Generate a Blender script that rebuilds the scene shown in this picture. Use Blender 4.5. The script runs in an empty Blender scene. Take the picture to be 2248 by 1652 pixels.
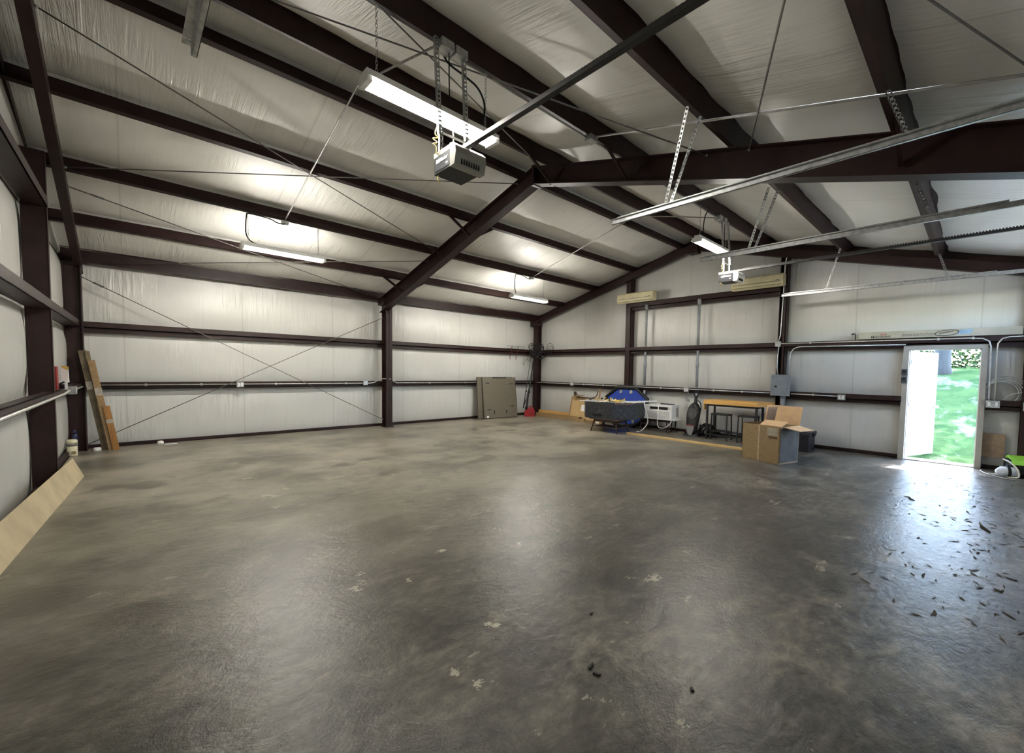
import bpy, bmesh, math, random
from mathutils import Vector, Matrix, noise
random.seed(7)
SC = bpy.context.scene
C = SC.collection
PI = math.pi

# ------------------------------------------------------------------ camera, world, sun, exposure
yaw, pitch, roll = 0.7912, -0.0514, 0.0180
fwd = Vector((math.sin(yaw)*math.cos(pitch), math.cos(yaw)*math.cos(pitch), math.sin(pitch)))
rt = Vector((math.cos(yaw), -math.sin(yaw), 0)); up = rt.cross(fwd)
r2 = rt*math.cos(roll) + up*math.sin(roll); u2 = -rt*math.sin(roll) + up*math.cos(roll)
cam_d = bpy.data.cameras.new('camera'); cam = bpy.data.objects.new('camera', cam_d); C.objects.link(cam)
cam.matrix_world = Matrix(((r2.x, u2.x, -fwd.x, 0), (r2.y, u2.y, -fwd.y, 0), (r2.z, u2.z, -fwd.z, 1.56), (0, 0, 0, 1)))
cam_d.sensor_fit = 'HORIZONTAL'; cam_d.sensor_width = 36
cam_d.lens = 936.64/2248*36
cam_d.shift_x = (1124-1220.53)/2248
cam_d.shift_y = (862.4-826)/2248
cam_d.clip_start = 0.03; cam_d.clip_end = 500
SC.camera = cam

TUBE = 150.0        # radiance of the fluorescent tubes
world = bpy.data.worlds.new('sky'); SC.world = world; world.use_nodes = True
wn = world.node_tree; wn.nodes.clear()
sky = wn.nodes.new('ShaderNodeTexSky'); sky.sky_type = 'NISHITA'; sky.sun_disc = False
sky.sun_elevation = math.radians(55); sky.sun_rotation = math.radians(96)
bg = wn.nodes.new('ShaderNodeBackground'); bg.inputs[1].default_value = 2.5
wo = wn.nodes.new('ShaderNodeOutputWorld')
wn.links.new(sky.outputs[0], bg.inputs[0]); wn.links.new(bg.outputs[0], wo.inputs[0])
sun_d = bpy.data.lights.new('sun', 'SUN'); sun_d.energy = 14; sun_d.angle = 0.009; sun_d.color = (.80, .91, 1.0)
sun = bpy.data.objects.new('sun', sun_d); C.objects.link(sun); sun.location = (25, -3, 30)
sun.rotation_euler = Vector((-1.45, .17, -2.08)).to_track_quat('-Z', 'Y').to_euler()
vs = SC.view_settings; vs.view_transform = 'Standard'; vs.look = 'None'; vs.gamma = 1; vs.use_curve_mapping = False
vs.exposure = 1.55
cy = SC.cycles
cy.max_bounces = 10; cy.diffuse_bounces = 7; cy.glossy_bounces = 4; cy.transmission_bounces = 6; cy.transparent_max_bounces = 8
cy.sample_clamp_indirect = 6; cy.caustics_reflective = False; cy.caustics_refractive = False
cy.use_denoising = True

# ------------------------------------------------------------------ building dimensions (metres)
D = 11.48; YR = 5.30; YF = -0.88; XL = -0.79; R = 10.566; GX = 10.37; GY = 11.28; XM = 4.82
def roofz(y): return 3.308 + .252*(6.18-abs(y-YR))      # underside of the purlins

# ------------------------------------------------------------------ materials
MATS = {}
def nodes(name):
    m = bpy.data.materials.new(name); m.use_nodes = True
    nt = m.node_tree; b = nt.nodes['Principled BSDF']; return m, nt, b
def N(nt, t, **kw):
    n = nt.nodes.new(t)
    for k, v in kw.items(): setattr(n, k, v)
    return n
def L(nt, a, b): nt.links.new(a, b)
def coords(nt, scale=(1, 1, 1), rot=(0, 0, 0), kind='Object'):
    tc = N(nt, 'ShaderNodeTexCoord'); mp = N(nt, 'ShaderNodeMapping')
    mp.inputs['Scale'].default_value = scale; mp.inputs['Rotation'].default_value = rot
    L(nt, tc.outputs[kind], mp.inputs['Vector']); return mp.outputs['Vector']
def noise_tex(nt, vec, scale, detail=3, rough=.55, dist=0):
    n = N(nt, 'ShaderNodeTexNoise'); n.inputs['Scale'].default_value = scale
    n.inputs['Detail'].default_value = detail; n.inputs['Roughness'].default_value = rough
    n.inputs['Distortion'].default_value = dist
    L(nt, vec, n.inputs['Vector']); return n.outputs['Fac']
def ramp(nt, fac, stops):
    r = N(nt, 'ShaderNodeValToRGB'); e = r.color_ramp.elements
    while len(e) > 1: e.remove(e[-1])
    e[0].position, e[0].color = stops[0][0], (*stops[0][1], 1)
    for p, c in stops[1:]:
        x = e.new(p); x.color = (*c, 1)
    L(nt, fac, r.inputs[0]); return r.outputs[0]
def val(nt, fac, a, b, lo=0., hi=1.):
    m = N(nt, 'ShaderNodeMapRange'); m.inputs[1].default_value = lo; m.inputs[2].default_value = hi
    m.inputs[3].default_value = a; m.inputs[4].default_value = b; L(nt, fac, m.inputs[0]); return m.outputs[0]
def math_(nt, op, a, b=None):
    m = N(nt, 'ShaderNodeMath', operation=op)
    for i, v in enumerate((a, b)):
        if v is None: continue
        if isinstance(v, (int, float)): m.inputs[i].default_value = v
        else: L(nt, v, m.inputs[i])
    return m.outputs[0]
def mix(nt, fac, a, b, mode='MIX'):
    m = N(nt, 'ShaderNodeMix', data_type='RGBA', blend_type=mode)
    if isinstance(fac, (int, float)): m.inputs[0].default_value = fac
    else: L(nt, fac, m.inputs[0])
    for i, v in ((6, a), (7, b)):
        if isinstance(v, tuple): m.inputs[i].default_value = (*v, 1)
        else: L(nt, v, m.inputs[i])
    return m.outputs[2]
def bump(nt, b, h, strength, dist=.01):
    n = N(nt, 'ShaderNodeBump'); n.inputs['Strength'].default_value = strength; n.inputs['Distance'].default_value = dist
    L(nt, h, n.inputs['Height']); L(nt, n.outputs[0], b.inputs['Normal'])
def M(name, col, rough=.5, metal=0., var=.12, scale=14., bmp=0., stretch=(1, 1, 1), spec=.5, dark=None, emit=0):
    """painted, plastic, metal or paper surface with slight procedural mottling"""
    if name in MATS: return MATS[name]
    m, nt, b = nodes(name)
    v = coords(nt, stretch)
    f = noise_tex(nt, v, scale, 4)
    d = dark if dark else tuple(max(0, c*(1-2.2*var)) for c in col)
    l = tuple(min(1, c*(1+var)) for c in col)
    L(nt, ramp(nt, f, [(.3, d), (.62, l)]), b.inputs['Base Color'])
    L(nt, val(nt, f, rough*.85, min(1, rough*1.15)), b.inputs['Roughness'])
    b.inputs['Metallic'].default_value = metal; b.inputs['Specular IOR Level'].default_value = spec
    if bmp: bump(nt, b, f, bmp, .004)
    if emit:
        b.inputs['Emission Color'].default_value = (*col, 1); b.inputs['Emission Strength'].default_value = emit
    MATS[name] = m; return m

def vinyl(name, axis, col=(.57, .565, .535)):
    """white vinyl facing of the insulation: glossy film, fine wrinkles running along one axis, roll seams"""
    m, nt, b = nodes(name)
    st = {'z_wall_x': ((5, 1, .5), 0), 'z_wall_y': ((1, 5, .5), 1), 'roof': ((6.5, .42, .42), 0)}[axis]
    v = coords(nt, st[0])
    f1 = noise_tex(nt, v, 2.6, 4 if axis == 'roof' else 3, .6 if axis == 'roof' else .45, .6)
    f2 = noise_tex(nt, coords(nt, (.8, .8, .8)), 1.1, 2)
    amp = val(nt, noise_tex(nt, coords(nt, (.55, .55, .55)), 1.7, 2), 0, 1, .45, .66)
    f3 = noise_tex(nt, coords(nt, (1, 1, 1)), 60, 2)
    tc = N(nt, 'ShaderNodeTexCoord'); sx = N(nt, 'ShaderNodeSeparateXYZ'); L(nt, tc.outputs['Object'], sx.inputs[0])
    fr = math_(nt, 'FRACT', math_(nt, 'MULTIPLY', sx.outputs[st[1]], 1/1.83))
    seam = math_(nt, 'LESS_THAN', fr, .012)
    base = ramp(nt, f2, [(.3, tuple(c*.9 for c in col)), (.7, col)])
    streak = mix(nt, val(nt, f1, .0, .30, .52, .7), base, tuple(c*.84 for c in col))
    L(nt, mix(nt, math_(nt, 'MULTIPLY', seam, .35), streak, tuple(c*.55 for c in col)), b.inputs['Base Color'])
    L(nt, val(nt, f2, .30, .44), b.inputs['Roughness'])
    b.inputs['Specular IOR Level'].default_value = .5
    h = math_(nt, 'ADD', math_(nt, 'MULTIPLY', f1, math_(nt, 'ADD', math_(nt, 'MULTIPLY', math_(nt, 'POWER', amp, 1.5), 1.25), .10)), math_(nt, 'MULTIPLY', f3, .03))
    bump(nt, b, math_(nt, 'ADD', h, math_(nt, 'MULTIPLY', seam, -.5)), 1, .023 if axis == 'roof' else .019)
    return m

def concrete():
    m, nt, b = nodes('sealed_concrete')
    v = coords(nt)
    big = noise_tex(nt, v, .55, 3, .6, .5)
    mid = noise_tex(nt, coords(nt, (1, 1.35, 1), (0, 0, .6)), 2.1, 6, .66, .7)
    fine = noise_tex(nt, coords(nt, (1, 1.5, 1), (0, 0, .5)), 10, 6, .7, .3)
    grit = noise_tex(nt, v, 140, 2)
    mix1 = math_(nt, 'ADD', math_(nt, 'MULTIPLY', big, .30), math_(nt, 'ADD', math_(nt, 'MULTIPLY', mid, .42), math_(nt, 'MULTIPLY', fine, .28)))
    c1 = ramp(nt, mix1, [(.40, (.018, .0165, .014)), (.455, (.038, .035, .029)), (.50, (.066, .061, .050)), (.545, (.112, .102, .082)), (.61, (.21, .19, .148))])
    # warmer, dustier tan towards the back wall; also paints in brighter light there
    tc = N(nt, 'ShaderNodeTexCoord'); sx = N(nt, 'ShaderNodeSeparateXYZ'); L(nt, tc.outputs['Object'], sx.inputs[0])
    dust_light = noise_tex(nt, v, .9, 5, .65)
    dust_light_mask = math_(nt, 'MULTIPLY', val(nt, sx.outputs[1], 0, .92, 2.2, 7.0), val(nt, dust_light, .30, 1, .38, .60))
    c2 = mix(nt, dust_light_mask, c1, (.36, .325, .25))
    # pale scuffs and paint specks
    sp = math_(nt, 'GREATER_THAN', noise_tex(nt, coords(nt, (1, 1.8, 1)), 2.1, 9, .74), .635)
    c3 = mix(nt, math_(nt, 'MULTIPLY', sp, .55), c2, (.42, .385, .30))
    # blotchy brown oil marks
    oil = val(nt, noise_tex(nt, coords(nt, (1, 1, 1), (0, 0, 1.1)), 1.25, 3, .5), 0, .6, .61, .68)
    c4 = mix(nt, oil, c3, (.060, .050, .034))
    # paint spills
    pert = noise_tex(nt, v, 11, 5, .75)
    mask = None
    for x, y, rx, ry in SPILLS:
        dx = math_(nt, 'DIVIDE', math_(nt, 'SUBTRACT', sx.outputs[0], x), rx)
        dy = math_(nt, 'DIVIDE', math_(nt, 'SUBTRACT', sx.outputs[1], y), ry)
        d = math_(nt, 'ADD', math_(nt, 'MULTIPLY', dx, dx), math_(nt, 'MULTIPLY', dy, dy))
        e = math_(nt, 'LESS_THAN', math_(nt, 'ADD', d, math_(nt, 'MULTIPLY', math_(nt, 'SUBTRACT', pert, .40), 5.5)), .50)
        mask = e if mask is None else math_(nt, 'MAXIMUM', mask, e)
    om = None
    for x, y, rx, ry in OILS:
        dx = math_(nt, 'DIVIDE', math_(nt, 'SUBTRACT', sx.outputs[0], x), rx); dy = math_(nt, 'DIVIDE', math_(nt, 'SUBTRACT', sx.outputs[1], y), ry)
        d = math_(nt, 'ADD', math_(nt, 'ADD', math_(nt, 'MULTIPLY', dx, dx), math_(nt, 'MULTIPLY', dy, dy)), math_(nt, 'MULTIPLY', math_(nt, 'SUBTRACT', mid, .5), 2.5))
        e = val(nt, d, .55, 0, .4, 1.3); om = e if om is None else math_(nt, 'MAXIMUM', om, e)
    c4 = mix(nt, om, c4, (.060, .050, .034))
    c5 = mix(nt, math_(nt, 'MULTIPLY', mask, .75), c4, (.50, .47, .37))
    # sawn control joints under the ridge and under the middle frame, wandering hairline crack
    wob = math_(nt, 'MULTIPLY', math_(nt, 'SUBTRACT', noise_tex(nt, v, 1.2, 3), .5), .02)
    jy = math_(nt, 'LESS_THAN', math_(nt, 'ABSOLUTE', math_(nt, 'ADD', math_(nt, 'SUBTRACT', sx.outputs[1], 5.37), wob)), .005)
    jx = math_(nt, 'LESS_THAN', math_(nt, 'ABSOLUTE', math_(nt, 'ADD', math_(nt, 'SUBTRACT', sx.outputs[0], 5.05), wob)), .005)
    wob2 = math_(nt, 'MULTIPLY', math_(nt, 'SUBTRACT', noise_tex(nt, v, 1.6, 6, .7), .5), .35)
    cr = math_(nt, 'LESS_THAN', math_(nt, 'ABSOLUTE', math_(nt, 'ADD', math_(nt, 'SUBTRACT', sx.outputs[0], 2.35), wob2)), .003)
    j = math_(nt, 'MAXIMUM', math_(nt, 'MAXIMUM', jx, jy), cr)
    c6 = mix(nt, math_(nt, 'MULTIPLY', j, .6), c5, (.04, .036, .03))
    c7 = mix(nt, val(nt, grit, 0, .35, .35, .75), c6, (.09, .085, .07), 'MIX')
    L(nt, c7, b.inputs['Base Color'])
    rg = math_(nt, 'ADD', math_(nt, 'MULTIPLY', mid, .35), math_(nt, 'MULTIPLY', fine, .2))
    L(nt, val(nt, rg, .33, .47, .30, .52), b.inputs['Roughness'])
    b.inputs['Specular IOR Level'].default_value = .32
    h = math_(nt, 'ADD', math_(nt, 'MULTIPLY', mid, .8), math_(nt, 'ADD', math_(nt, 'MULTIPLY', fine, .5), math_(nt, 'MULTIPLY', grit, .035)))
    bump(nt, b, math_(nt, 'ADD', h, math_(nt, 'MULTIPLY', j, -.4)), .55, .016)
    return m
SPILLS = [(1.18, 5.98, .20, .22), (1.42, 6.23, .14, .10), (1.21, 7.14, .20, .12), (2.42, 7.53, .20, .22), (2.74, 7.12, .16, .10), (2.07, 6.43, .30, .12), (2.74, 6.05, .10, .10),
          (1.13, 3.10, .16, .12), (1.22, 3.27, .08, .06), (2.79, 1.70, .12, .10), (1.16, 1.85, .10, .07), (1.19, 1.70, .06, .05), (1.45, 2.92, .07, .07), (1.19, 5.48, .12, .08),
          (2.82, 3.04, .16, .08), (2.46, 2.86, .12, .08), (1.55, 2.05, .08, .07), (1.86, 3.21, .10, .06)]
OILS = [(.48, 2.80, .22, .13), (-.42, 4.35, .25, .3), (-.41, 3.47, .22, .3), (2.84, 2.18, .35, .2), (1.76, 4.02, .5, .35), (3.17, 1.64, .3, .15), (6.3, 4.9, .9, .5), (.0, 3.7, .3, .2)]

def grass():
    m, nt, b = nodes('lawn_grass')
    f = noise_tex(nt, coords(nt), 1.2, 6, .7); g = noise_tex(nt, coords(nt), 30, 3)
    c = ramp(nt, f, [(.35, (.024, .050, .021)), (.6, (.052, .082, .032))])
    dappled = val(nt, noise_tex(nt, coords(nt, (.7, 1.6, 1)), .9, 5, .65), 0, .8, .54, .64)  # pale patches painted into the grass colour to mimic sun dapple
    c = mix(nt, dappled, c, (.15, .155, .11))
    L(nt, mix(nt, val(nt, g, 0, .5), c, (.014, .036, .012)), b.inputs['Base Color']); b.inputs['Roughness'].default_value = .9; b.inputs['Specular IOR Level'].default_value = 0
    bump(nt, b, g, .6, .05); return m
def wood(name, a, c, axis=1, rough=.55, scale=5):
    m, nt, b = nodes(name)
    st = [14, 14, 14]; st[axis] = .9
    f = noise_tex(nt, coords(nt, tuple(st)), scale*.3, 5, .6, 1.2)
    L(nt, ramp(nt, f, [(.3, a), (.66, c)]), b.inputs['Base Color']); b.inputs['Roughness'].default_value = rough
    bump(nt, b, f, .15, .004); return m
def speckled():
    m, nt, b = nodes('speckled_laminate')
    f = noise_tex(nt, coords(nt), 26, 6, .75); g = noise_tex(nt, coords(nt), 5, 3)
    c = ramp(nt, f, [(.45, (.010, .011, .014)), (.58, (.034, .038, .046)), (.70, (.20, .22, .26))])
    L(nt, mix(nt, val(nt, g, 0, .5, .4, .7), c, (.014, .014, .017)), b.inputs['Base Color']); b.inputs['Roughness'].default_value = .45
    return m
def film():
    m, nt, b = nodes('clear_plastic_film')
    f = noise_tex(nt, coords(nt), 14, 4, .7, 1)
    L(nt, ramp(nt, f, [(.4, (.5, .5, .5)), (.6, (.75, .75, .75))]), b.inputs['Base Color'])
    b.inputs['Roughness'].default_value = .15; b.inputs['Alpha'].default_value = .07
    bump(nt, b, f, 1, .05); return m
def leafmat():
    m, nt, b = nodes('tree_leaves')
    f = noise_tex(nt, coords(nt), 3, 3)
    L(nt, ramp(nt, f, [(.35, (.008, .024, .012)), (.65, (.060, .085, .022))]), b.inputs['Base Color']); b.inputs['Roughness'].default_value = .7; b.inputs['Specular IOR Level'].default_value = .1
    return m

steel = M('oxblood_steel_paint', (.023, .0102, .0096), .45, 0, .18, 5, 0, (1, 1, 1), .25)
galv = M('galvanized_steel', (.46, .47, .47), .42, .75, .14, 22)
galvd = M('dull_galvanized_steel', (.30, .30, .29), .5, .6, .18, 18)
emt = M('conduit_steel', (.62, .61, .58), .38, .45, .08, 9)
blackp = M('black_plastic', (.0065, .0065, .0075), .5, 0, .2, 9, 0, (1, 1, 1), .3)
blackm = M('black_metal', (.016, .015, .015), .5, .2, .2, 12)
whitep = M('white_plastic', (.78, .78, .76), .4, 0, .05, 6)
whitem = M('white_enamel', (.80, .80, .77), .35, 0, .05, 6)
cream = M('aged_cream_plastic', (.62, .56, .36), .45, 0, .07, 5)
greyp = M('grey_pvc', (.235, .245, .26), .45, 0, .08, 6)
panelg = M('grey_panel_enamel', (.195, .22, .25), .45, 0, .06, 6)
cardb = M('corrugated_cardboard', (.27, .185, .092), .8, 0, .10, 7, .05, (1, 1, 8))
cardl = M('inner_cardboard', (.50, .33, .18), .8, 0, .06, 7)
pine = wood('pine_timber', (.50, .33, .13), (.68, .49, .22))
oldwood = wood('weathered_timber', (.20, .125, .058), (.34, .22, .105))
darkwood = wood('dark_walnut', (.022, .012, .009), (.055, .028, .019), 2)
orangewood = wood('honey_oak', (.54, .29, .075), (.72, .42, .13))
mdf = M('tan_hardboard', (.50, .405, .255), .6, 0, .10, 3, 0, (1, 1, 1), .4)
dirt = M('brown_rust', (.10, .055, .025), .8, 0, .2, 9)
blue = M('blue_felt', (.012, .045, .32), .75, 0, .10, 40)
red = M('red_plastic', (.27, .009, .012), .35, 0, .08, 8)
green = M('lime_plastic', (.28, .62, .06), .35, 0, .06, 8)
yellow = M('yellow_wire', (.68, .52, .17), .5, 0, .05, 8)
silver = M('silver_plastic', (.27, .265, .24), .32, .3, .06, 6)
lens = M('frosted_lens', (.74, .74, .71), .25, 0, .04, 5)
taupe = M('taupe_plastic', (.125, .108, .078), .6, 0, .10, 30, .05)
ink = M('black_print', (.02, .02, .02), .6, 0, .05)
redink = M('red_print', (.45, .04, .03), .6, 0, .05)
blueink = M('pale_blue_print', (.25, .36, .46), .6, 0, .08)
cartonw = M('pale_carton', (.40, .365, .285), .7, 0, .06, 5)
paper = M('white_paper', (.80, .80, .78), .7, 0, .03, 6)
whitedoor = M('white_door_paint', (.82, .82, .80), .4, 0, .03, 4)
jambm = M('taupe_grey_door_frame', (.36, .345, .31), .5, 0, .05, 5)
bark = M('tree_bark', (.020, .021, .021), .9, 0, .2, 8, .5, (1, 1, .2))
tubem, tnt, tb = nodes('lit_fluorescent_tube')
tf = noise_tex(tnt, coords(tnt), 2, 1)
L(tnt, ramp(tnt, tf, [(.3, (1, .95, .85)), (.7, (1, .965, .88))]), tb.inputs['Emission Color'])
tb.inputs['Emission Strength'].default_value = TUBE; tb.inputs['Base Color'].default_value = (.9, .9, .9, 1)
glassm, gnt, gb = nodes('added_pane_glass'); gb.inputs['Base Color'].default_value = (.9, .95, .95, 1); gb.inputs['Roughness'].default_value = .05; gb.inputs['Alpha'].default_value = .10
filmm = film(); speck = speckled(); grassm = grass(); leafm = leafmat()

# ------------------------------------------------------------------ mesh helpers
class B:
    def __init__(s): s.bm = bmesh.new(); s.T = Matrix()
    def v(s, p): return s.bm.verts.new(s.T @ Vector(p))
    def quad(s, *ps):
        s.bm.faces.new([s.v(p) for p in ps]); return s
    def box(s, x0, x1, y0, y1, z0, z1):
        V = [s.v((x, y, z)) for z in (z0, z1) for y in (y0, y1) for x in (x0, x1)]
        for f in ((0, 2, 3, 1), (4, 5, 7, 6), (0, 1, 5, 4), (2, 6, 7, 3), (0, 4, 6, 2), (1, 3, 7, 5)):
            s.bm.faces.new([V[i] for i in f])
        return s
    def cbox(s, c, d): return s.box(c[0]-d[0]/2, c[0]+d[0]/2, c[1]-d[1]/2, c[1]+d[1]/2, c[2]-d[2]/2, c[2]+d[2]/2)
    def frame(s, p0, p1, upv=(0, 0, 1)):
        p0, p1 = Vector(p0), Vector(p1); a = (p1-p0); n = a.length; a.normalize()
        u = Vector(upv); side = a.cross(u)
        if side.length < 1e-5: side = a.cross(Vector((1, 0, 0)))
        side.normalize(); u = side.cross(a)
        return Matrix(((side.x, a.x, u.x, p0.x), (side.y, a.y, u.y, p0.y), (side.z, a.z, u.z, p0.z), (0, 0, 0, 1))), n
    def bar(s, p0, p1, w, h, upv=(0, 0, 1), cx=0, cz=0):
        """box along p0-p1; w across (side), h along up"""
        T0 = s.T; F, n = s.frame(p0, p1, upv); s.T = T0 @ F
        s.box(cx-w/2, cx+w/2, 0, n, cz-h/2, cz+h/2); s.T = T0; return s
    def prof(s, p0, p1, rects, upv=(0, 0, 1)):
        """several rectangles (x0,x1,z0,z1) extruded along p0-p1"""
        T0 = s.T; F, n = s.frame(p0, p1, upv); s.T = T0 @ F
        for x0, x1, z0, z1 in rects: s.box(x0, x1, 0, n, z0, z1)
        s.T = T0; return s
    def prism(s, poly, axis, a0, a1):
        def P(q, a):
            return {'x': (a, q[0], q[1]), 'y': (q[0], a, q[1]), 'z': (q[0], q[1], a)}[axis]
        A = [s.v(P(q, a0)) for q in poly]; Bv = [s.v(P(q, a1)) for q in poly]; n = len(poly)
        s.bm.faces.new(A[::-1]); s.bm.faces.new(Bv)
        for i in range(n): s.bm.faces.new((A[i], A[(i+1) % n], Bv[(i+1) % n], Bv[i]))
        return s
    def tube(s, pts, r, n=8, smooth=0, closed=False):
        P = [Vector(p) for p in pts]
        if smooth:
            Q = []
            for i in range(len(P)-1):
                a, b, c, d = P[max(i-1, 0)], P[i], P[i+1], P[min(i+2, len(P)-1)]
                for k in range(smooth):
                    t = k/smooth
                    Q.append(.5*((2*b)+(c-a)*t+(2*a-5*b+4*c-d)*t*t+(3*b-a-3*c+d)*t**3))
            P = Q+[P[-1]]
        rings = []; u = None
        for i, p in enumerate(P):
            if closed: a = P[(i+1) % len(P)]-P[i-1]
            else: a = P[min(i+1, len(P)-1)]-P[max(i-1, 0)]
            a.normalize()
            if u is None:
                u = a.cross(Vector((0, 0, 1)))
                if u.length < 1e-3: u = a.cross(Vector((1, 0, 0)))
            u = (u-a*u.dot(a)); u.normalize(); w = a.cross(u)
            rr = r[i] if isinstance(r, (list, tuple)) else r
            rings.append([s.v(p+(u*math.cos(2*PI*k/n)+w*math.sin(2*PI*k/n))*rr) for k in range(n)])
        m = len(rings)
        for i in range(m if closed else m-1):
            for k in range(n):
                f = s.bm.faces.new((rings[i][k], rings[i][(k+1) % n], rings[(i+1) % m][(k+1) % n], rings[(i+1) % m][k])); f.smooth = True
        if not closed:
            s.bm.faces.new(rings[0][::-1]); s.bm.faces.new(rings[-1])
        return s
    def lathe(s, prof, c, n=20, axis='z'):
        """profile [(r,h)...] around a vertical axis at c"""
        rings = []
        for r, h in prof:
            ring = []
            for k in range(n):
                a = 2*PI*k/n
                q = {'z': (r*math.cos(a), r*math.sin(a), h), 'x': (h, r*math.cos(a), r*math.sin(a)), 'y': (r*math.cos(a), h, r*math.sin(a))}[axis]
                ring.append(s.v((c[0]+q[0], c[1]+q[1], c[2]+q[2])))
            rings.append(ring)
        for i in range(len(rings)-1):
            for k in range(n):
                f = s.bm.faces.new((rings[i][k], rings[i][(k+1) % n], rings[i+1][(k+1) % n], rings[i+1][k])); f.smooth = True
        s.bm.faces.new(rings[0][::-1]); s.bm.faces.new(rings[-1]); return s
    def ball(s, c, r, n=10):
        r = r if isinstance(r, (tuple, list)) else (r, r, r)
        bmesh.ops.create_uvsphere(s.bm, u_segments=n+4, v_segments=n, radius=1, matrix=s.T @ Matrix.Translation(c) @ Matrix.Diagonal((*r, 1)))
        return s
    def grid(s, fn, nu, nv, smooth=True):
        V = [[s.v(fn(i/nu, j/nv)) for i in range(nu+1)] for j in range(nv+1)]
        for j in range(nv):
            for i in range(nu):
                f = s.bm.faces.new((V[j][i], V[j][i+1], V[j+1][i+1], V[j+1][i])); f.smooth = smooth
        return s
    def bevel(s, w, seg=2):
        bmesh.ops.bevel(s.bm, geom=[e for e in s.bm.edges if len(e.link_faces) == 2 and e.calc_face_angle(0) > .6], offset=w, segments=seg, affect='EDGES', profile=.6)
        return s
    def sub(s, mat): s.T = mat; return s

def mk(name, b, mat, parent=None, loc=None, rot=None):
    bmesh.ops.recalc_face_normals(b.bm, faces=b.bm.faces)
    me = bpy.data.meshes.new(name); b.bm.to_mesh(me); b.bm.free()
    me.materials.append(mat)
    o = bpy.data.objects.new(name, me); C.objects.link(o)
    if parent is not None: o.parent = parent
    if loc: o.location = loc
    if rot: o.rotation_euler = rot
    return o
def tag(o, label, cat, group=None):
    o['label'] = label; o['category'] = cat
    if group: o['group'] = group
    return o
def thing(name, label, cat, loc=(0, 0, 0), rz=0, group=None):
    o = bpy.data.objects.new(name, None); C.objects.link(o); o.location = loc; o.rotation_euler = (0, 0, rz)
    o.empty_display_size = .1
    return tag(o, label, cat, group)
def struct(name, b, mat, **k):
    o = mk(name, b, mat, **k); o['kind'] = 'structure'; return o
def stuff(o): o['kind'] = 'stuff'; return o
def dup(src, parent=None):
    c = src.copy(); C.objects.link(c)
    if parent is not None: c.parent = parent
    for ch in list(src.children): dup(ch, c)
    return c
def text(name, s, size, mat, parent, M4, depth=.0015, sx=1, shear=0, bold=0):
    cu = bpy.data.curves.new(name, 'FONT'); cu.body = s; cu.size = size; cu.extrude = depth; cu.align_x = 'CENTER'; cu.align_y = 'CENTER'
    cu.shear = shear; cu.offset = bold; cu.resolution_u = 3
    t = bpy.data.objects.new(name, cu); C.objects.link(t)
    dg = bpy.context.evaluated_depsgraph_get(); dg.update()
    me = bpy.data.meshes.new_from_object(t.evaluated_get(dg)); bpy.data.objects.remove(t); bpy.data.curves.remove(cu)
    me.transform(M4 @ Matrix.Diagonal((sx, 1, 1, 1)))
    me.materials.clear(); me.materials.append(mat)
    o = bpy.data.objects.new(name, me); C.objects.link(o); o.parent = parent; return o
def basis(o, x, y):
    """matrix with origin o, local x and y directions (text plane)"""
    x = Vector(x).normalized(); y = Vector(y).normalized(); z = x.cross(y)
    return Matrix(((x.x, y.x, z.x, o[0]), (x.y, y.y, z.y, o[1]), (x.z, y.z, z.z, o[2]), (0, 0, 0, 1)))
def pillow(t): return 1-(2*t-1)**4

# ------------------------------------------------------------------ setting: floor, walls, ceiling
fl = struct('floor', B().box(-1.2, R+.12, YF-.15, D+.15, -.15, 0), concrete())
vx, vy, vr = vinyl('vinyl_facing_long_wall', 'z_wall_x'), vinyl('vinyl_facing_end_wall', 'z_wall_y'), vinyl('vinyl_facing_roof', 'roof', (.76, .745, .70))

# long wall at the back: three pillowed bands of insulation between the girts
G1, G2, G3 = 1.155, 2.235, 3.40
b = B()
for z0, z1 in ((.0, G1), (G1, G2), (G2, 3.72)):
    b.grid(lambda u, v, z0=z0, z1=z1: (XL-.1+u*(R-XL+.3), D+.05-.055*pillow(v)-.012*pillow(v)*noise.noise((u*9, v*2, z0)), z0+(z1-z0)*v), 60, 14)
wb = struct('wall_back', b, vx)
# girts: vertical front flange above a recessed lower web
def girt(p0, p1, inner, parent, fl=.10, dn=.07, low=False, plain=False):
    """p0-p1 at the girt's inner face, 'inner' = unit vector pointing out of the room"""
    b = B(); p0, p1 = Vector(p0), Vector(p1); i = Vector(inner)
    top, bot = (.035, -.095) if low else (fl*.55, -fl*.5)
    side = 1 if (p1-p0).cross(Vector((0, 0, 1))).dot(i) > 0 else -1
    def rc(a0, a1, z0, z1): return (min(a0*side, a1*side), max(a0*side, a1*side), z0, z1)
    if low:
        rects = [rc(0, .19, top-.012, top), rc(.045, .057, bot, top-.01), rc(0, .012, top-.05, top-.01), rc(.045, .19, bot, bot+.01)]
    else:
        rects = [rc(0, .012, bot, top), rc(0, .19, bot, bot+.012), rc(.06, .072, bot-.065, bot), rc(.06, .19, bot-.075, bot-.065)]
    if plain: rects = [rc(0, .012, bot, top), rc(0, .19, bot, bot+.012)] if not low else [rc(0, .105, top-.012, top), rc(0, .012, top-.09, top)]
    b.prof(p0, p1, rects)
    return mk('girt', b, steel, parent)
def zc(z): return z
girt((-.62, GY, G1+.02), (R, GY, G1+.02), (0, 1, 0), wb, low=True)
girt((-.62, GY, G2), (R, GY, G2), (0, 1, 0), wb)
def ibeam(p0, p1, depth, width, upv, tf=.014, tw=.010):
    b = B(); b.prof(p0, p1, [(-width/2, width/2, -depth/2, -depth/2+tf), (-width/2, width/2, depth/2-tf, depth/2), (-tw/2, tw/2, -depth/2, depth/2)], upv); return b
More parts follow.
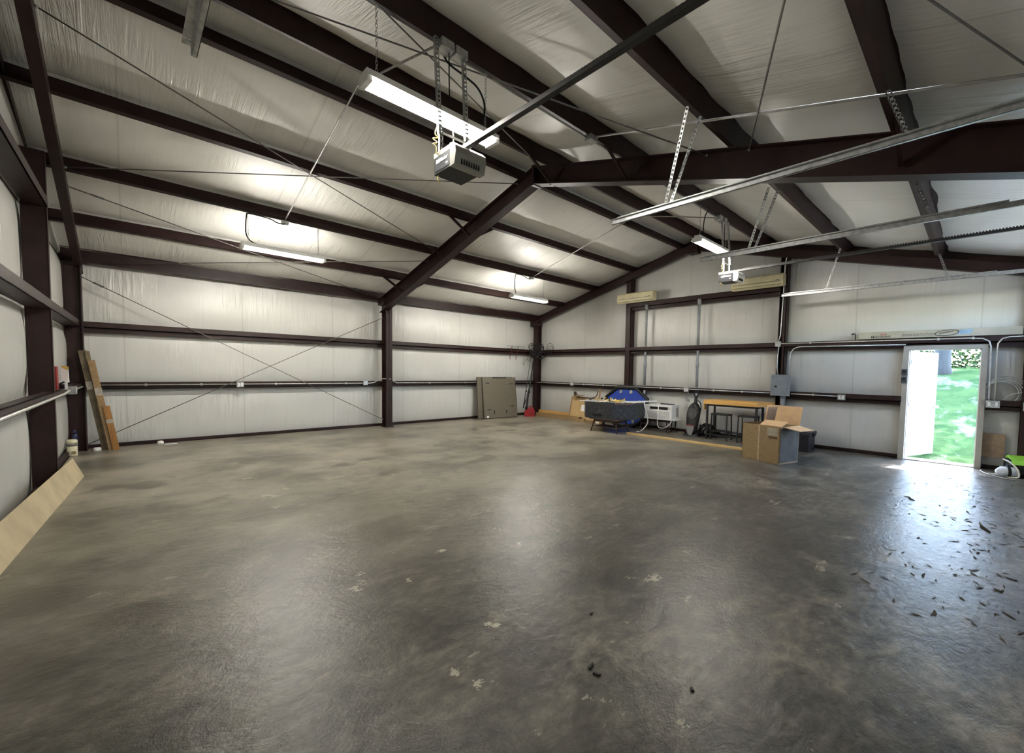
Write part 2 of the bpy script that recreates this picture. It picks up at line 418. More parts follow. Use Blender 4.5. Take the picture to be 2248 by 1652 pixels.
# middle column: wide flange section
c = ibeam((4.905, 11.165, 0), (4.905, 11.165, 3.30), .27, .165, (0, 1, 0)); c.box(4.80, 5.01, 11.0, 11.33, 0, .018)
mk('column', c, steel, wb)
# corner column, far corner
c = ibeam((10.31, 11.16, 0), (10.31, 11.16, 3.28), .2, .20, (1, 0, 0)); mk('column', c, steel, wb)
bbk = struct('baseboard_back', B().prof((-.7, D-.03, .03), (R, D-.03, .03), [(-.045, .0, -.03, .035), (-.06, 0, -.03, -.02)]), steel)

# right end wall: around the walk-in door
DY0, DY1, DZ = -.02, .95, 2.08
def rwall(bb, y0, y1, z0, z1, ztop=None, n=24):
    def fn(u, v):
        y = y0+(y1-y0)*u
        zt = (roofz(y)+.22) if ztop else z1
        z = z0+(zt-z0)*v
        return (R+.05-.05*pillow(v)*min(1, pillow(u)*2)-.012*pillow(v)*noise.noise((y*.8, z*2, 3)), y, z)
    bb.grid(fn, max(2, int((y1-y0)/.2)), 12)
b = B()
for a0, a1 in ((YF, DY0), (DY1, 3.18), (3.18, 7.35), (7.35, D+.05)):
    rwall(b, a0, a1, 0, G1); rwall(b, a0, a1, G1, 2.16 if a1 <= DY1+.01 and a0 < 0 else G2)
rwall(b, DY0, DY1, 2.10, 2.235)
rwall(b, YF, DY0, 2.16, 2.235)
for a0, a1 in ((YF, 3.18), (7.35, D+.05)): rwall(b, a0, a1, G2, 0, True)
rwall(b, 3.18, 7.35, G2, 3.42); rwall(b, 3.18, 7.35, 3.42, 0, True)
wr = struct('wall_right', b, vy)
for y0, y1, z0 in ((YF-.1, DY0-.08, 0), (DY1+.09, D+.16, 0), (DY0-.08, DY1+.09, 2.16)):
    pl = [(y0, z0), (y1, z0), (y1, roofz(y1)+.28)]+([(YR, roofz(YR)+.28)] if y0 < YR < y1 else [])+[(y0, roofz(y0)+.28)]
    mk('siding', B().prism(pl, 'x', R+.085, R+.105), galvd, wr)
def rg(y0, y1, z, low=False, **k): return girt((GX, y0, z), (GX, y1, z), (1, 0, 0), wr, low=low, **k)
for y0, y1 in ((7.43, D-.25), (3.26, 7.26), (1.03, 3.11), (YF, -.10)): rg(y0, y1, G1-.005, y0 > 3)
for y0, y1 in ((7.43, D-.25), (3.26, 7.26), (-.55, 3.11)): rg(y0, y1, 2.235)
rg(3.26, 7.26, 3.50, fl=.13)
# end wall columns (channels) and the corner post by the overhead door
mk('column', B().prof((GX+.1, 7.345, 0), (GX+.1, 7.345, roofz(7.35)-.02), [(-.085, .085, -.1, -.088), (-.085, -.073, -.1, .1), (.073, .085, -.1, -.02), (-.085, .085, .088, .1)], (1, 0, 0)), steel, wr)
mk('column', B().prof((GX+.1, 3.185, 0), (GX+.1, 3.185, roofz(3.18)-.02), [(-.075, -.02, -.1, -.088), (.062, .075, -.1, .1), (-.075, -.062, -.1, .1), (-.075, .075, .088, .1)], (1, 0, 0)), steel, wr)
mk('column', B().prof((GX+.07, -.60, 0), (GX+.07, -.60, roofz(-.6)-.02), [(-.08, .08, -.1, -.088), (-.006, .006, -.1, .1), (-.08, .08, .088, .1)], (1, 0, 0)), steel, wr)
for y0, y1 in ((1.03, D-.3), (YF, -.11)):
    struct('baseboard_right' if y0 > 0 else 'baseboard_right_2', B().prof((R-.03, y0, .03), (R-.03, y1, .03), [(0, .045, -.03, .035), (0, .06, -.03, -.02)]), steel)

# left end wall, very slightly out of square
LT = Matrix.Translation((-.60, 7.9, 0)) @ Matrix.Rotation(-.018, 4, 'Z') @ Matrix.Translation((.60, -7.9, 0))
b = B().sub(LT)
for z0, z1 in ((0, G1), (G1, G2), (G2, 3.42)):
    for y0, y1 in ((YF, 4.0), (4.0, 7.9), (7.9, D+.2)):
        b.grid(lambda u, v: (-.83+.07*pillow(v)*min(1, pillow(u)*1.6)+.012*pillow(v)*noise.noise((u*4, v*2, z0)), y0+(y1-y0)*u, z0+(z1-z0)*v), 24, 12)
b.grid(lambda u, v: (-.82+.03*pillow(v), YF+(D+.2-YF)*u, 3.42+(roofz(YF+(D+.2-YF)*u)+.22-3.42)*v), 40, 6)
wl = struct('wall_left', b, vy)
mk('siding', B().prism([(YF-.1, 0), (D+.2, 0), (D+.2, roofz(D+.2)+.28), (YR, roofz(YR)+.28), (YF-.1, roofz(YF-.1)+.28)], 'x', -1.05, -1.03), galvd, wl)
mk('siding', B().box(-1.05, R+.1, D+.12, D+.14, 0, 3.60), galvd, wb)
def lg(y0, y1, z, parent=wl, **k):
    o = girt((-.59, y0, z), (-.59, y1, z), (-1, 0, 0), parent, plain=True, **k); o.data.transform(LT); return o
lg(YF, 11.15, 1.17, low=True); lg(YF, 11.15, 2.24); lg(YF, 7.9, 3.43)
def lcol(y, z): return mk('column', B().sub(LT).prof((-.70, y, 0), (-.70, y, z), [(-.006, .006, -.1, .1), (-.006, .09, .09, .1), (-.006, .09, -.1, -.09)], (1, 0, 0)), steel, wl)
lcol(7.9, roofz(7.9)-.19); lcol(3.95, roofz(3.95)-.19)
mk('column', B().sub(LT).prof((-.67, 11.2, 0), (-.67, 11.2, 3.25), [(-.006, .006, -.09, .12), (-.09, .09, .108, .12), (-.09, .09, -.1, -.09)], (1, 0, 0)), steel, wl)
struct('baseboard_left', B().sub(LT).prof((-.78, YF, .03), (-.78, D, .03), [(0, .045, -.03, .045), (0, .06, -.03, -.02)]), steel)

# wall with the overhead doors (behind and to the right of the viewpoint)
b = B()
for x0, x1, z0, z1 in ((-1, .35, 0, 3.1), (3.95, 6.25, 0, 3.1), (9.85, R+.1, 0, 3.1), (-1, R+.1, 3.1, 3.75)):
    b.grid(lambda u, v: (x0+(x1-x0)*u, YF-.03+.03*pillow(v), z0+(z1-z0)*v), 20, 8)
wf = struct('wall_front', b, vx)
for n_, x0, x1 in ((2, .35, 3.95), (3, 6.25, 9.85)):
    d = struct('door_%d' % n_, B().box(x0, x1, YF-.09, YF-.07, 0, 3.1 if n_ == 2 else 2.48), whitem)
    for k in range(5):
        if n_ == 3 and k == 4:  # glazed top section added out of view to throw daylight onto the ceiling
            z0, z1 = .02+k*.615, .625+k*.615
            for q in range(5):
                xa = x0+q*.72
                mk('added_pane_frame', B().box(xa, xa+.09, YF-.09, YF-.03, z0, z1).box(xa+.63, xa+.72, YF-.09, YF-.03, z0, z1).box(xa+.09, xa+.63, YF-.09, YF-.03, z0, z0+.06).box(xa+.09, xa+.63, YF-.09, YF-.03, z1-.06, z1), whitem, d)
                mk('pane', B().box(xa+.09, xa+.63, YF-.062, YF-.058, z0+.06, z1-.06), glassm, d)
            continue
        mk('panel', B().box(x0, x1, YF-.07, YF-.03, .02+k*.615, .02+k*.615+.605).bevel(.012, 1), whitem, d)

# ceiling insulation sagging between the purlins, one bay at a time
PUR = [10.008, 8.570, 7.140, 5.670, 4.930, 3.480, 2.016, .582]
ys = [D+.1]+PUR[:4]+[YR]+PUR[4:]+[YF-.05]
b = B()
for y0, y1 in zip(ys, ys[1:]):
    sag = .045*min(1, abs(y1-y0))
    def fn(u, v):
        x = -1.0+u*(R+1.2); y = y0+(y1-y0)*v
        return (x, y, roofz(y)+.215-sag*pillow(v)*(1+.35*noise.noise((x*.9, y*.5, 1)))-.006*noise.noise((x*3, y*.6, 5)))
    b.grid(fn, 110, 10)
ceil = struct('ceiling', b, vr)
struct('roof_deck', B().prism([(YF-.4, roofz(YF-.4)+.27), (YR, roofz(YR)+.27), (D+.4, roofz(D+.4)+.27), (D+.4, roofz(D+.4)+.33), (YR, roofz(YR)+.33), (YF-.4, roofz(YF-.4)+.33)], 'x', -1.3, R+.5), galvd)
# purlins: Z sections square to the roof, bottom flange towards the ridge
def purlin(y, x0=-.86, x1=R):
    sgn = 1 if y > YR else -1
    nrm = Vector((0, sgn*.252, 1)).normalized()
    b = B(); z = roofz(y)
    f = -sgn*.068; q = (min(-f, 0), max(-f, 0)) if True else None
    # side axis of the frame for a +x bar with this normal is -y, so uphill (sgn -> -y) flips with sgn
    up_ = (0, .068) if sgn > 0 else (-.068, 0); dn_ = (-.068, 0) if sgn > 0 else (0, .068)
    lip = (.058, .068) if sgn > 0 else (-.068, -.058)
    b.prof((x0, y, z), (x1, y, z), [(-.005, .005, 0, .205), (*up_, 0, .009), (*dn_, .196, .205), (*lip, 0, .022)], nrm)
    return mk('purlin', b, steel, ceil)
for y in PUR: purlin(y)
for yy, s_ in ((GY+.02, 1), (YF+.2, -1)):
    b = B().prof((-.86, yy, roofz(yy)-.045), (R, yy, roofz(yy)-.045), [(-.006, .006, 0, .24), (-.006 if s_ > 0 else -.075, .075 if s_ > 0 else .006, 0, .010), (-.07, .07, .23, .24)])
    mk('eave_strut', b, steel, ceil)
# rake angles where the end walls meet the roof
for x, sg in ((R-.02, -1), (XL-.03, 1)):
    for ya, yb in ((D, YR), (YF, YR)):
        mk('rake_angle', B().bar((x, ya, roofz(ya)+.12), (x, yb, roofz(yb)+.12), .07, .13), steel, ceil)
# middle frame rafters (built-up I beams) with haunch plates and ridge splice
def raft(x, ya, yb, dep, wid, off=0, deps=None):
    za, zb = roofz(ya), roofz(yb)
    da, db = deps if deps else (dep, dep)
    b = B()
    sl = .252 if ya > yb else -.252
    b.quad((x, ya, za), (x, yb, zb), (x, yb, zb-db), (x, ya, za-da))
    def plate(z0, z1, t):
        T = [(x-wid/2, ya, z0), (x+wid/2, ya, z0), (x+wid/2, yb, z1), (x-wid/2, yb, z1)]
        V = [b.v(p) for p in T]+[b.v((p[0], p[1], p[2]+t)) for p in T]
        for f in ((0, 3, 2, 1), (4, 5, 6, 7), (0, 1, 5, 4), (1, 2, 6, 5), (2, 3, 7, 6), (3, 0, 4, 7)): b.bm.faces.new([V[i] for i in f])
    b.box(x-.005, x+.005, min(ya, yb), min(ya, yb)+.001, roofz(YR)-db, roofz(YR)-db+.001)
    plate(za-da, zb-db, .014); plate(za-.014, zb-.014, .013)
    bmesh.ops.solidify(b.bm, geom=[f for f in b.bm.faces if abs(f.normal.x) > .99 and f.calc_area() > .3], thickness=.01)
    return b
mk('rafter', raft(XM, 11.25, YR, .28, .17, deps=(.36, .275)), steel, ceil)
mk('rafter', raft(XM, YF+.15, YR, .28, .17, deps=(.40, .275)), steel, ceil)
mk('ridge_plate', B().box(XM-.09, XM+.09, YR-.03, YR+.03, roofz(YR)-.30, roofz(YR)+.02), steel, ceil)
mk('haunch_plate', B().box(XM-.08, XM+.16, 10.98, 11.33, 3.20, 3.37).box(XM+.07, XM+.085, 10.98, 11.02, 3.0, 3.42), steel, ceil)
mk('column', ibeam((XM+.05, YF+.22, 0), (XM+.05, YF+.22, 3.1), .3, .165, (0, 1, 0)), steel, wf)
# end frames: channels
def endraft(x, ya, yb, sg, w=.09, d=.17):
    b = B(); p0 = (x, ya, roofz(ya)-d/2); p1 = (x, yb, roofz(yb)-d/2)
    b.bar(p0, p1, .012, d); T0 = b.T
    b.bar((x+sg*w/2, ya, roofz(ya)-d), (x+sg*w/2, yb, roofz(yb)-d), w, .012); b.bar((x+sg*w/2, ya, roofz(ya)-.01), (x+sg*w/2, yb, roofz(yb)-.01), w, .012)
    return mk('rafter', b, steel, ceil)
endraft(10.25, 11.35, YR, 1, .12); endraft(10.25, YF+.1, YR, 1, .12)
endraft(-.485, 11.5, YR, -1, .09, .165); endraft(-.485, YF+.1, YR, -1, .09, .165)
mk('ridge_plate', B().box(10.20, 10.40, YR-.12, YR+.12, roofz(YR)-.26, roofz(YR)-.02), steel, ceil)
mk('corner_plate', B().box(10.14, 10.42, 11.05, 11.36, 3.12, 3.34), steel, ceil)
# flange braces from purlins down to the middle rafter
for y in (10.008, 7.140, 4.930, 3.480, .582):
    for sx in (-1, 1):
        mk('flange_brace', B().prof((XM+sx*.50, y, roofz(y)+.02), (XM+sx*.03, y, roofz(y)-.27), [(-.030, .030, -.003, .003), (-.030, -.024, -.030, .003)], (0, 1, 0)), steel, ceil)

# ------------------------------------------------------------------ outside: rising lawn, trees
def lz(x, y): return -.06+max(0, min(x, 20.6)-11.2)*.205+max(0, x-20.6)*.02+.12*noise.noise((x*.2, y*.2, 0))*min(1, (x-10.7)/4)
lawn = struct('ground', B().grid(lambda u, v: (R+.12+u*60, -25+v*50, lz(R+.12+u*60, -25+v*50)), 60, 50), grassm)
struct('door_step', B().box(R+.06, R+1.3, -.6, 1.7, -.16, -.03), M('bare_concrete', (.42, .40, .36), .8))
struct('added_bounce_apron', B().box(-2, R, -11, YF-.12, -.2, -.03), M('bare_concrete', (.42, .40, .36), .8))  # unseen concrete apron added to bounce sunlight up through the door glazing
def tree(x, y, r, h, cr, label, k):
    z = lz(x, y)
    t = thing('tree', label, 'tree', (x, y, z), 0, None)
    rnd = random.Random(k)
    b = B().tube([(0, 0, -.3), (0, 0, .15), (.03, .02, h*.4), (.08, -.05, h*.8), (.1, 0, h)], [r*1.5, r*1.15, r*.95, r*.7, r*.4], 12, 4) if False else B().tube([(0, 0, -.3), (0, 0, .25), (.03, .02, h*.4), (.08, -.05, h*.8), (.1, 0, h)], [r*1.7, r*1.15, r*.95, r*.7, r*.4], 12)
    mk('trunk', b, bark, t)
    b = B()
    for i in range(900):
        a = rnd.uniform(0, 2*PI); rad = cr*math.sqrt(rnd.random()); zz = h*rnd.uniform(.55, 1.15)
        p = Vector((math.cos(a)*rad, math.sin(a)*rad, zz)); n = Vector((rnd.gauss(0, 1), rnd.gauss(0, 1), rnd.gauss(0, 1))).normalized()
        s1 = n.orthogonal().normalized()*rnd.uniform(.15, .3); s2 = n.cross(s1)
        b.quad(p-s1, p-s2*.6, p+s1, p+s2*.6)
    stuff(mk('leaves', b, leafm, t))
tree(20.0, .92, .20, 9, 3.2, 'nearest thick tree trunk seen just past the open door edge', 1)
tree(23.5, -.35, .13, 9, 1.2, 'tree on the slope at right seen through the open door', 2)
b = B(); rnd = random.Random(11)
for i in range(26000):
    x = rnd.uniform(25, 33); y = rnd.uniform(-9, 9); z = lz(x, y)-.15+rnd.random()**1.7*6.5
    n = Vector((rnd.gauss(0, 1), rnd.gauss(0, 1), rnd.gauss(0, 1))).normalized(); s1 = n.orthogonal().normalized()*rnd.uniform(.05, .13); s2 = n.cross(s1)
    p = Vector((x, y, z)); b.quad(p-s1, p-s2*.6, p+s1, p+s2*.6)
o = mk('woodland', b, leafm); stuff(tag(o, 'green woodland beyond the sunny lawn outside the doorway', 'woodland'))


# ------------------------------------------------------------------ fluorescent shop lights
def fixture(label, x, y, z, ztop, cord=None, wide=False, group='fluorescent shop lights'):
    t = thing('shop_light', label, 'light', (x, y, z), 0, group)
    b = B().box(-.615, .615, -.05, .05, .035, .085).bevel(.006, 1); mk('housing', b, whitem, t)
    b = B()
    for s in (-1, 1):
        if wide: b.prism([(s*.045, .034), (s*.098, .006), (s*.104, .003), (s*.107, .008), (s*.101, .013), (s*.047, .041)], 'x', -.615, .615)
        else: b.prism([(s*.045, .034), (s*.068, .018), (s*.073, .015), (s*.075, .019), (s*.070, .024), (s*.047, .040)], 'x', -.615, .615)
    mk('reflector', b, whitem, t)
    for yy in (-.06, .06): mk('tube', B().tube([(-.585, yy, -.006), (.585, yy, -.006)], .0135, 12), tubem, t)
    for s in (-1, 1):
        mk('end_cap', B().box(min(s*.585, s*.625), max(s*.585, s*.625), -.085, .085, -.024, .05).bevel(.006, 1), whitep, t)
        b = B(); n = int((ztop-z-.085)/.028)
        for k in range(n):
            c = .1+k*.028; r = [(.009*math.cos(a)*(1 if k % 2 else 0), .009*math.cos(a)*(0 if k % 2 else 1), c+.018*math.sin(a)) for a in [i*PI/4 for i in range(8)]]
            b.tube([(s*.52+p[0], p[1], p[2]) for p in r], .0022, 4, closed=True)
        stuff(mk('chain', b, galv, t))
    if cord: mk('power_cord', B().tube(cord, .009, 8, 5), blackp, t)
    return t
fixture('lit tube light nearest the viewer, behind the big door opener', 1.97, 3.48, 3.765, roofz(3.48), cord=[(.10, .07, .63), (.13, .02, .52), (.28, -.02, .46), (.42, -.02, .42), (.50, -.01, .32), (.50, 0, .18), (.47, 0, .085)], wide=True)
fixture('lit tube light above the long back wall, left of the middle column', 1.99, 8.57, 3.475, roofz(8.57), cord=[(.02, -.02, .56), (-.02, -.03, .50), (-.12, -.03, .50), (-.22, -.02, .54), (-.50, -.02, .55), (-.54, -.01, .50), (-.55, 0, .25), (-.50, 0, .13), (-.40, 0, .085)])
fixture('lit tube light by the far corner, right of the middle column', 7.60, 8.57, 3.445, roofz(8.57), cord=[(.05, -.02, .59), (.0, -.03, .53), (-.12, -.03, .53), (-.22, -.02, .57), (-.46, -.02, .58), (-.50, -.01, .50), (-.5, 0, .25), (-.46, 0, .085)])
fixture('lit tube light under the ridge above the farther door opener', 7.44, 3.48, 3.80, roofz(3.48), cord=[(.02, .02, .6), (-.28, -.02, .56), (-.40, -.02, .42), (-.40, 0, .2), (-.34, 0, .085)], wide=True)

# ------------------------------------------------------------------ overhead door openers, rails and tracks
def perf(b, p0, p1, w=.032, upv=(0, 1, 0), flat=(1, 0, 0)):
    """punched angle: two thin legs with real gaps between rungs"""
    p0, p1 = Vector(p0), Vector(p1); n = max(2, int((p1-p0).length/.038)); F, ln = b.frame(p0, p1, upv); T0 = b.T; b.T = T0 @ F
    for x in (-w/2, w/2-.008): b.box(x, x+.008, 0, ln, -.0015, .0015)
    for k in range(n+1): b.box(-w/2, w/2, max(0, k*ln/n-.010), min(ln, k*ln/n+.010), -.0015, .0015)
    b.box(w/2-.003, w/2, 0, ln, -.0015, .028)
    b.T = T0; return b
def opener(label, x, y0, ztop, hang_z, second):
    """motor head with back at y0+.27, hung under a purlin; rail towards the door wall"""
    t = thing('door_opener', label, 'opener', (x, y0, ztop), 0, 'overhead door openers')
    h = .165
    mk('motor_cover', B().box(-.137, .137, .0, .27, -h, 0).bevel(.012, 2), blackp, t)
    mk('top_plate', B().box(-.142, .142, -.005, .275, -.004, .012).box(-.142, -.136, 0, .27, -.03, .0), silver, t)
    b = B()
    prof = [(0, .012), (-.05, .004), (-.085, -.03), (-.095, -.08), (-.07, -h-.01), (0, -h-.012)]
    b.prism(prof, 'x', -.15, .15).bevel(.008, 2); mk('light_lens', b, lens if second else silver, t)
    b = B()
    for k in range(8): b.cbox((-.085+k*.024, -.078, -h+.03+.0), (.010, .014, .05))
    stuff(mk('vent_slots', b, blackp, t))
    mk('side_panel', B().box(-.1405, -.137, .02, .25, -h+.018, -.018), M('charcoal_panel', (.009, .0095, .012), .6, 0, .1, 6, 0, (1, 1, 1), .2), t)
    text('brand_lettering', 'LiftMaster', .045, whitem, t, basis((-.1425, .135, -.072), (0, -1, 0), (0, 0, 1)), .001, 1, 0, .0012)
    mk('small_mark', B().box(-.1425, -.140, .045, .075, -.125, -.113), whitem, t)
    for s in (-1, 1):
        b = B(); perf(b, (s*.125, .17, .01), (s*.125, .17, .19)); perf(b, (s*.135, .17, .15), (s*.138, .24, hang_z-ztop), .034)
        mk('hanger_bracket', b, galv, t)
    mk('cross_brace', B().bar((-.13, .17, .17), (.14, .17, .17), .03, .004), whitem if second else galv, t)
    ln = y0-YF-.25
    b = B().box(-.022, .022, -ln, .10, .012, .016).box(-.022, -.018, -ln, .10, .016, .045).box(.018, .022, -ln, .10, .016, .045).box(-.022, -.012, -ln, .1, .043, .046).box(.012, .022, -ln, .1, .043, .046)
    mk('rail', b, blackm, t)
    b = B(); k = 0
    yy = -.12
    while yy > -ln: b.cbox((0, yy, .054), (.012, .016, .016)); yy -= .03
    stuff(mk('drive_chain', b, blackm, t))
    mk('door_bracket', B().box(-.05, .05, -ln-.05, -ln, .0, .07), galv, t)
    b = B().tube([(-.12, .2, .24), (-.155, .19, .21), (-.17, .2, .15), (-.14, .2, .13), (-.185, .21, .11), (-.15, .2, .085), (-.19, .2, .06), (-.16, .2, .04), (-.155, .2, -.01), (-.12, .21, .015)], .0045, 6, 5)
    mk('bell_wire', b, yellow, t); mk('loose_wire', B().tube([(-.12, .23, -h), (-.125, .23, -h-.04), (-.10, .23, -h-.075)], .004, 6, 3), yellow, t)
    b = B().tube([(.02, .24, .01), (.04, .25, .2), (.0, .25, .5), (-.01, .25, hang_z-ztop-.07)], .006, 6, 4); mk('power_cord', b, blackp, t)
    return t
opener('black and silver door opener hanging nearest the viewer', 2.085, 3.20, 3.415, roofz(3.48), False)
opener('smaller looking black and white door opener near the far end wall', 7.90, 3.23, 3.415, roofz(3.48), True)

def track(label, x, y1, z, hang, flip=1, down=True):
    t = thing('door_track', label, 'track', (x, 0, z), 0, 'overhead door tracks')
    s = flip; y0 = YF+.45
    b = B().prof((0, y0, 0), (0, y1, 0), [(-.0015, .0015, -.028, .028), (min(0, s*.025), max(0, s*.025), -.028, -.025), (min(0, s*.03), max(0, s*.03), .025, .028), (min(s*.022, s*.025), max(s*.022, s*.025), -.028, -.018)])
    b.prof((0, y0+.3, 0), (0, y1-.06, 0), [(min(-s*.04, 0), max(-s*.04, 0), .026, .029), (min(-s*.003, 0), max(-s*.003, 0), .0, .05)])
    b.prof((0, y1-.05, 0), (0, y1, 0), [(min(-s*.04, 0), max(-s*.04, 0), .022, .025)])
    mk('horizontal_rail', b, galv, t)
    R_ = .36; pts = [(0, y0-R_*math.sin(a), -R_*(1-math.cos(a))) for a in [i*PI/16 for i in range(9)]]
    b = B()
    for p, q in zip(pts, pts[1:]): b.prof(p, q, [(-.0015, .0015, -.028, .028), (min(0, s*.025), max(0, s*.025), -.028, -.025), (min(0, s*.03), max(0, s*.03), .025, .028)], (0, .3, 1))
    b.prof(pts[-1], (0, pts[-1][1], -z+.02), [(-.0015, .0015, -.028, .028), (min(0, s*.025), max(0, s*.025), -.028, -.025)], (0, 1, 0))
    mk('curved_rail', b, galv, t)
    for (a, c) in hang:
        b = B(); perf(b, a, c, .034, (1, 0, 0)); mk('hanger', b, galv, t)
    return t
zt = 3.285
track('galvanized overhead door track running out of the top left of frame', .30, 3.17, zt, [((.0, .6, .02), (.0, .582, roofz(.582)-zt))], 1)
track('long galvanized overhead door track below the middle frame', 4.02, 3.10, zt, [((0, 2.42, .02), (-.27, 2.05, roofz(2.04)-zt)), ((0, 2.36, .02), (-.05, 2.03, roofz(2.03)-zt)), ((0, .45, .02), (0, .582, roofz(.582)-zt))], -1)
track('overhead door track beyond the middle frame, passing the far opener', 6.20, 3.10, zt, [((0, 2.40, -.02), (-.13, 2.10, roofz(2.05)-zt)), ((0, 2.30, .02), (.02, 2.03, roofz(2.03)-zt)), ((0, .45, .02), (0, .582, roofz(.582)-zt))], 1)
track('overhead door track nearest the end wall, curving down at right', 9.86, 3.06, zt-.04, [((0, 2.25, .02), (-.02, 2.03, roofz(2.03)-zt+.04)), ((0, .45, .02), (0, .582, roofz(.582)-zt+.04))], -1)
# ------------------------------------------------------------------ bracing cables
def cable(label, p0, p1, r=.0075, tb=None):
    p0, p1 = Vector(p0), Vector(p1)
    t = thing('bracing_cable', label, 'cable', p0)
    d = p1-p0
    mk('cable', B().tube([(0, 0, 0), d], r, 6), M('weathered_cable', (.16, .15, .135), .5, .5), t)
    u = d.normalized(); n = u.orthogonal().normalized()
    if tb is not None:
        q = d*tb; b = B()
        for s in (-1, 1): b.tube([q-u*.09, q-u*.06+n*s*.018, q+u*.06+n*s*.018, q+u*.09], .006, 6)
        stuff(mk('turnbuckle', b, galvd, t))
    for q in (Vector((0, 0, 0)), d): mk('end_clip', B().ball(q, .016, 6), galvd, t)
cable('wall bracing cable falling from the top left corner to the middle column foot', (-.50, 11.22, 3.06), (4.80, 11.22, .20), tb=.04)
cable('wall bracing cable rising from the left floor corner to the middle column', (-.50, 11.22, .10), (4.80, 11.22, 2.87), tb=.05)
def rz(y, d=-.02): return roofz(y)+d
cable('roof bracing cable crossing the upper left slope, steepest of its pair', (-.47, 6.02, rz(6.02)), (4.80, 8.40, rz(8.40)))
cable('roof bracing cable running flat from left rafter to the frame peak', (-.47, 8.44, rz(8.44)), (4.78, 5.75, rz(5.75)))
cable('lower left roof bracing cable running down to the middle column top', (-.47, 8.80, rz(8.8)-.05), (4.75, 11.2, rz(11.2)), tb=.05)
cable('lower left roof bracing cable running level from the eave corner', (-.47, 11.40, rz(11.4)), (4.80, 8.84, rz(8.84)))
cable('roof bracing cable passing above the near opener to the right rafter', (-.47, 5.02, rz(5.02)), (4.80, 2.36, rz(2.36)-.02), tb=.93)
cable('roof bracing cable passing behind the near light to the frame peak', (-.47, 2.50, rz(2.5)), (4.80, 5.15, rz(5.15)), tb=.95)
cable('thin roof bracing cable dropping steeply at top right to the frame', (-.47, -.62, rz(-.62)), (4.80, 1.88, rz(1.88)))
cable('roof bracing cable slanting across the top right corner', (-.47, 1.95, rz(1.95)), (4.80, -.52, rz(-.52)))

# ------------------------------------------------------------------ conduits and junction boxes
def jbox(label, c, d, face, plug=None, cat='junction box', group=None, name='junction_box'):
    t = thing(name, label, cat, c, 0, group)
    mk('box', B().cbox((0, 0, 0), d).bevel(.004, 1), galv, t)
    fx, fy = face
    if plug:
        b = B()
        for s in plug:
            if fx: b.box(min(0, fx*(d[0]/2+.004)), max(0, fx*(d[0]/2+.004)), s-.016, s+.016, -.035, .035)
            else: b.box(s-.016, s+.016, min(0, fy*(d[1]/2+.004)), max(0, fy*(d[1]/2+.004)), -.035, .035)
        stuff(mk('receptacle', b, whitep, t))
    b = B()
    for dy in (-1, 1):
        for dz in (-1, 1):
            if fx: b.cbox((fx*d[0]/2, dy*d[1]*.42, dz*d[2]*.4), (.006, .008, .008))
            elif fy: b.cbox((dy*d[0]*.42, fy*d[1]/2, dz*d[2]*.4), (.008, .006, .008))
            else: b.cbox((dy*d[0]*.42, dz*d[1]*.4, -d[2]/2), (.008, .008, .006))
    stuff(mk('screw', b, emt, t)); return t
emtd = M('dull_conduit_steel', (.36, .35, .33), .45, .4, .1, 9)
def conduit(label, pts, r=.0105, clips=(), smooth=0, mat=None):
    if min(p[2] for p in pts) > 3.0 and mat is None and 'pale' not in label: mat = emtd
    t = thing('conduit', label, 'conduit', pts[0])
    o = Vector(pts[0])
    mk('pipe', B().tube([Vector(p)-o for p in pts], r, 8, smooth), mat or emt, t)
    if clips:
        for c in clips: mk('strap', B().cbox(Vector(c)-o, (.03, .03, .045)), emt, t)
    return t
yq = 3.48
jbox('left one of two square steel boxes on the purlin above the near opener', (2.04, yq-.02, roofz(yq)-.035), (.12, .12, .07), (0, 0))
jbox('right one of two square steel boxes on the purlin above the near opener', (2.18, yq-.02, roofz(yq)-.035), (.12, .12, .07), (0, 0))
conduit('conduit rising over the ridge from the near opener boxes to the left light', [(2.0, 3.52, rz(3.52)), (2.0, YR-.03, roofz(YR)-.015), (2.0, YR+.06, roofz(YR)-.02), (1.98, 8.52, rz(8.52))])
jbox('small steel box on the purlin above the left back light', (1.99, 8.56, roofz(8.57)-.03), (.10, .09, .05), (0, 0))
conduit('conduit over the ridge to the light by the far corner', [(7.66, 3.56, rz(3.56)), (7.66, YR-.03, roofz(YR)-.015), (7.66, YR+.06, roofz(YR)-.02), (7.66, 8.52, rz(8.52))])
jbox('small steel box on the purlin above the far corner light', (7.66, 8.56, roofz(8.57)-.03), (.10, .09, .05), (0, 0))
jbox('steel box pair above the far opener, left one', (7.62, yq, roofz(yq)-.035), (.12, .12, .07), (0, 0))
jbox('steel box pair above the far opener, right one', (7.80, yq, roofz(yq)-.035), (.12, .12, .07), (0, 0))
conduit('conduit along the purlin from the near opener boxes to the crossing box', [(2.2, yq+.03, rz(yq)), (4.02, yq+.03, rz(yq))])
jbox('steel box where the roof conduits cross before the middle frame', (4.05, yq, roofz(yq)-.03), (.13, .10, .06), (0, 0))
conduit('conduit running from the crossing box to the right eave', [(4.05, yq-.04, rz(yq)), (4.05, YF+.2, rz(YF+.2))], .0115)
conduit('pale conduit along the purlin beyond the middle frame to the far boxes', [(4.1, yq+.03, rz(yq)), (4.5, yq+.02, rz(yq)-.01), (4.78, yq+.03, rz(yq)+.05), (5.0, yq+.04, rz(yq)), (7.6, yq+.03, rz(yq))])
jbox('steel outlet box midway along the long wall lower girt', (1.74, GY-.03, 1.15), (.125, .05, .105), (0, -1), (-.028, .028), 'outlet', None, 'outlet_box')
jbox('steel outlet box beside the middle column on the lower girt', (4.37, GY-.03, 1.165), (.105, .05, .105), (0, -1), None, 'outlet', None, 'outlet_box')
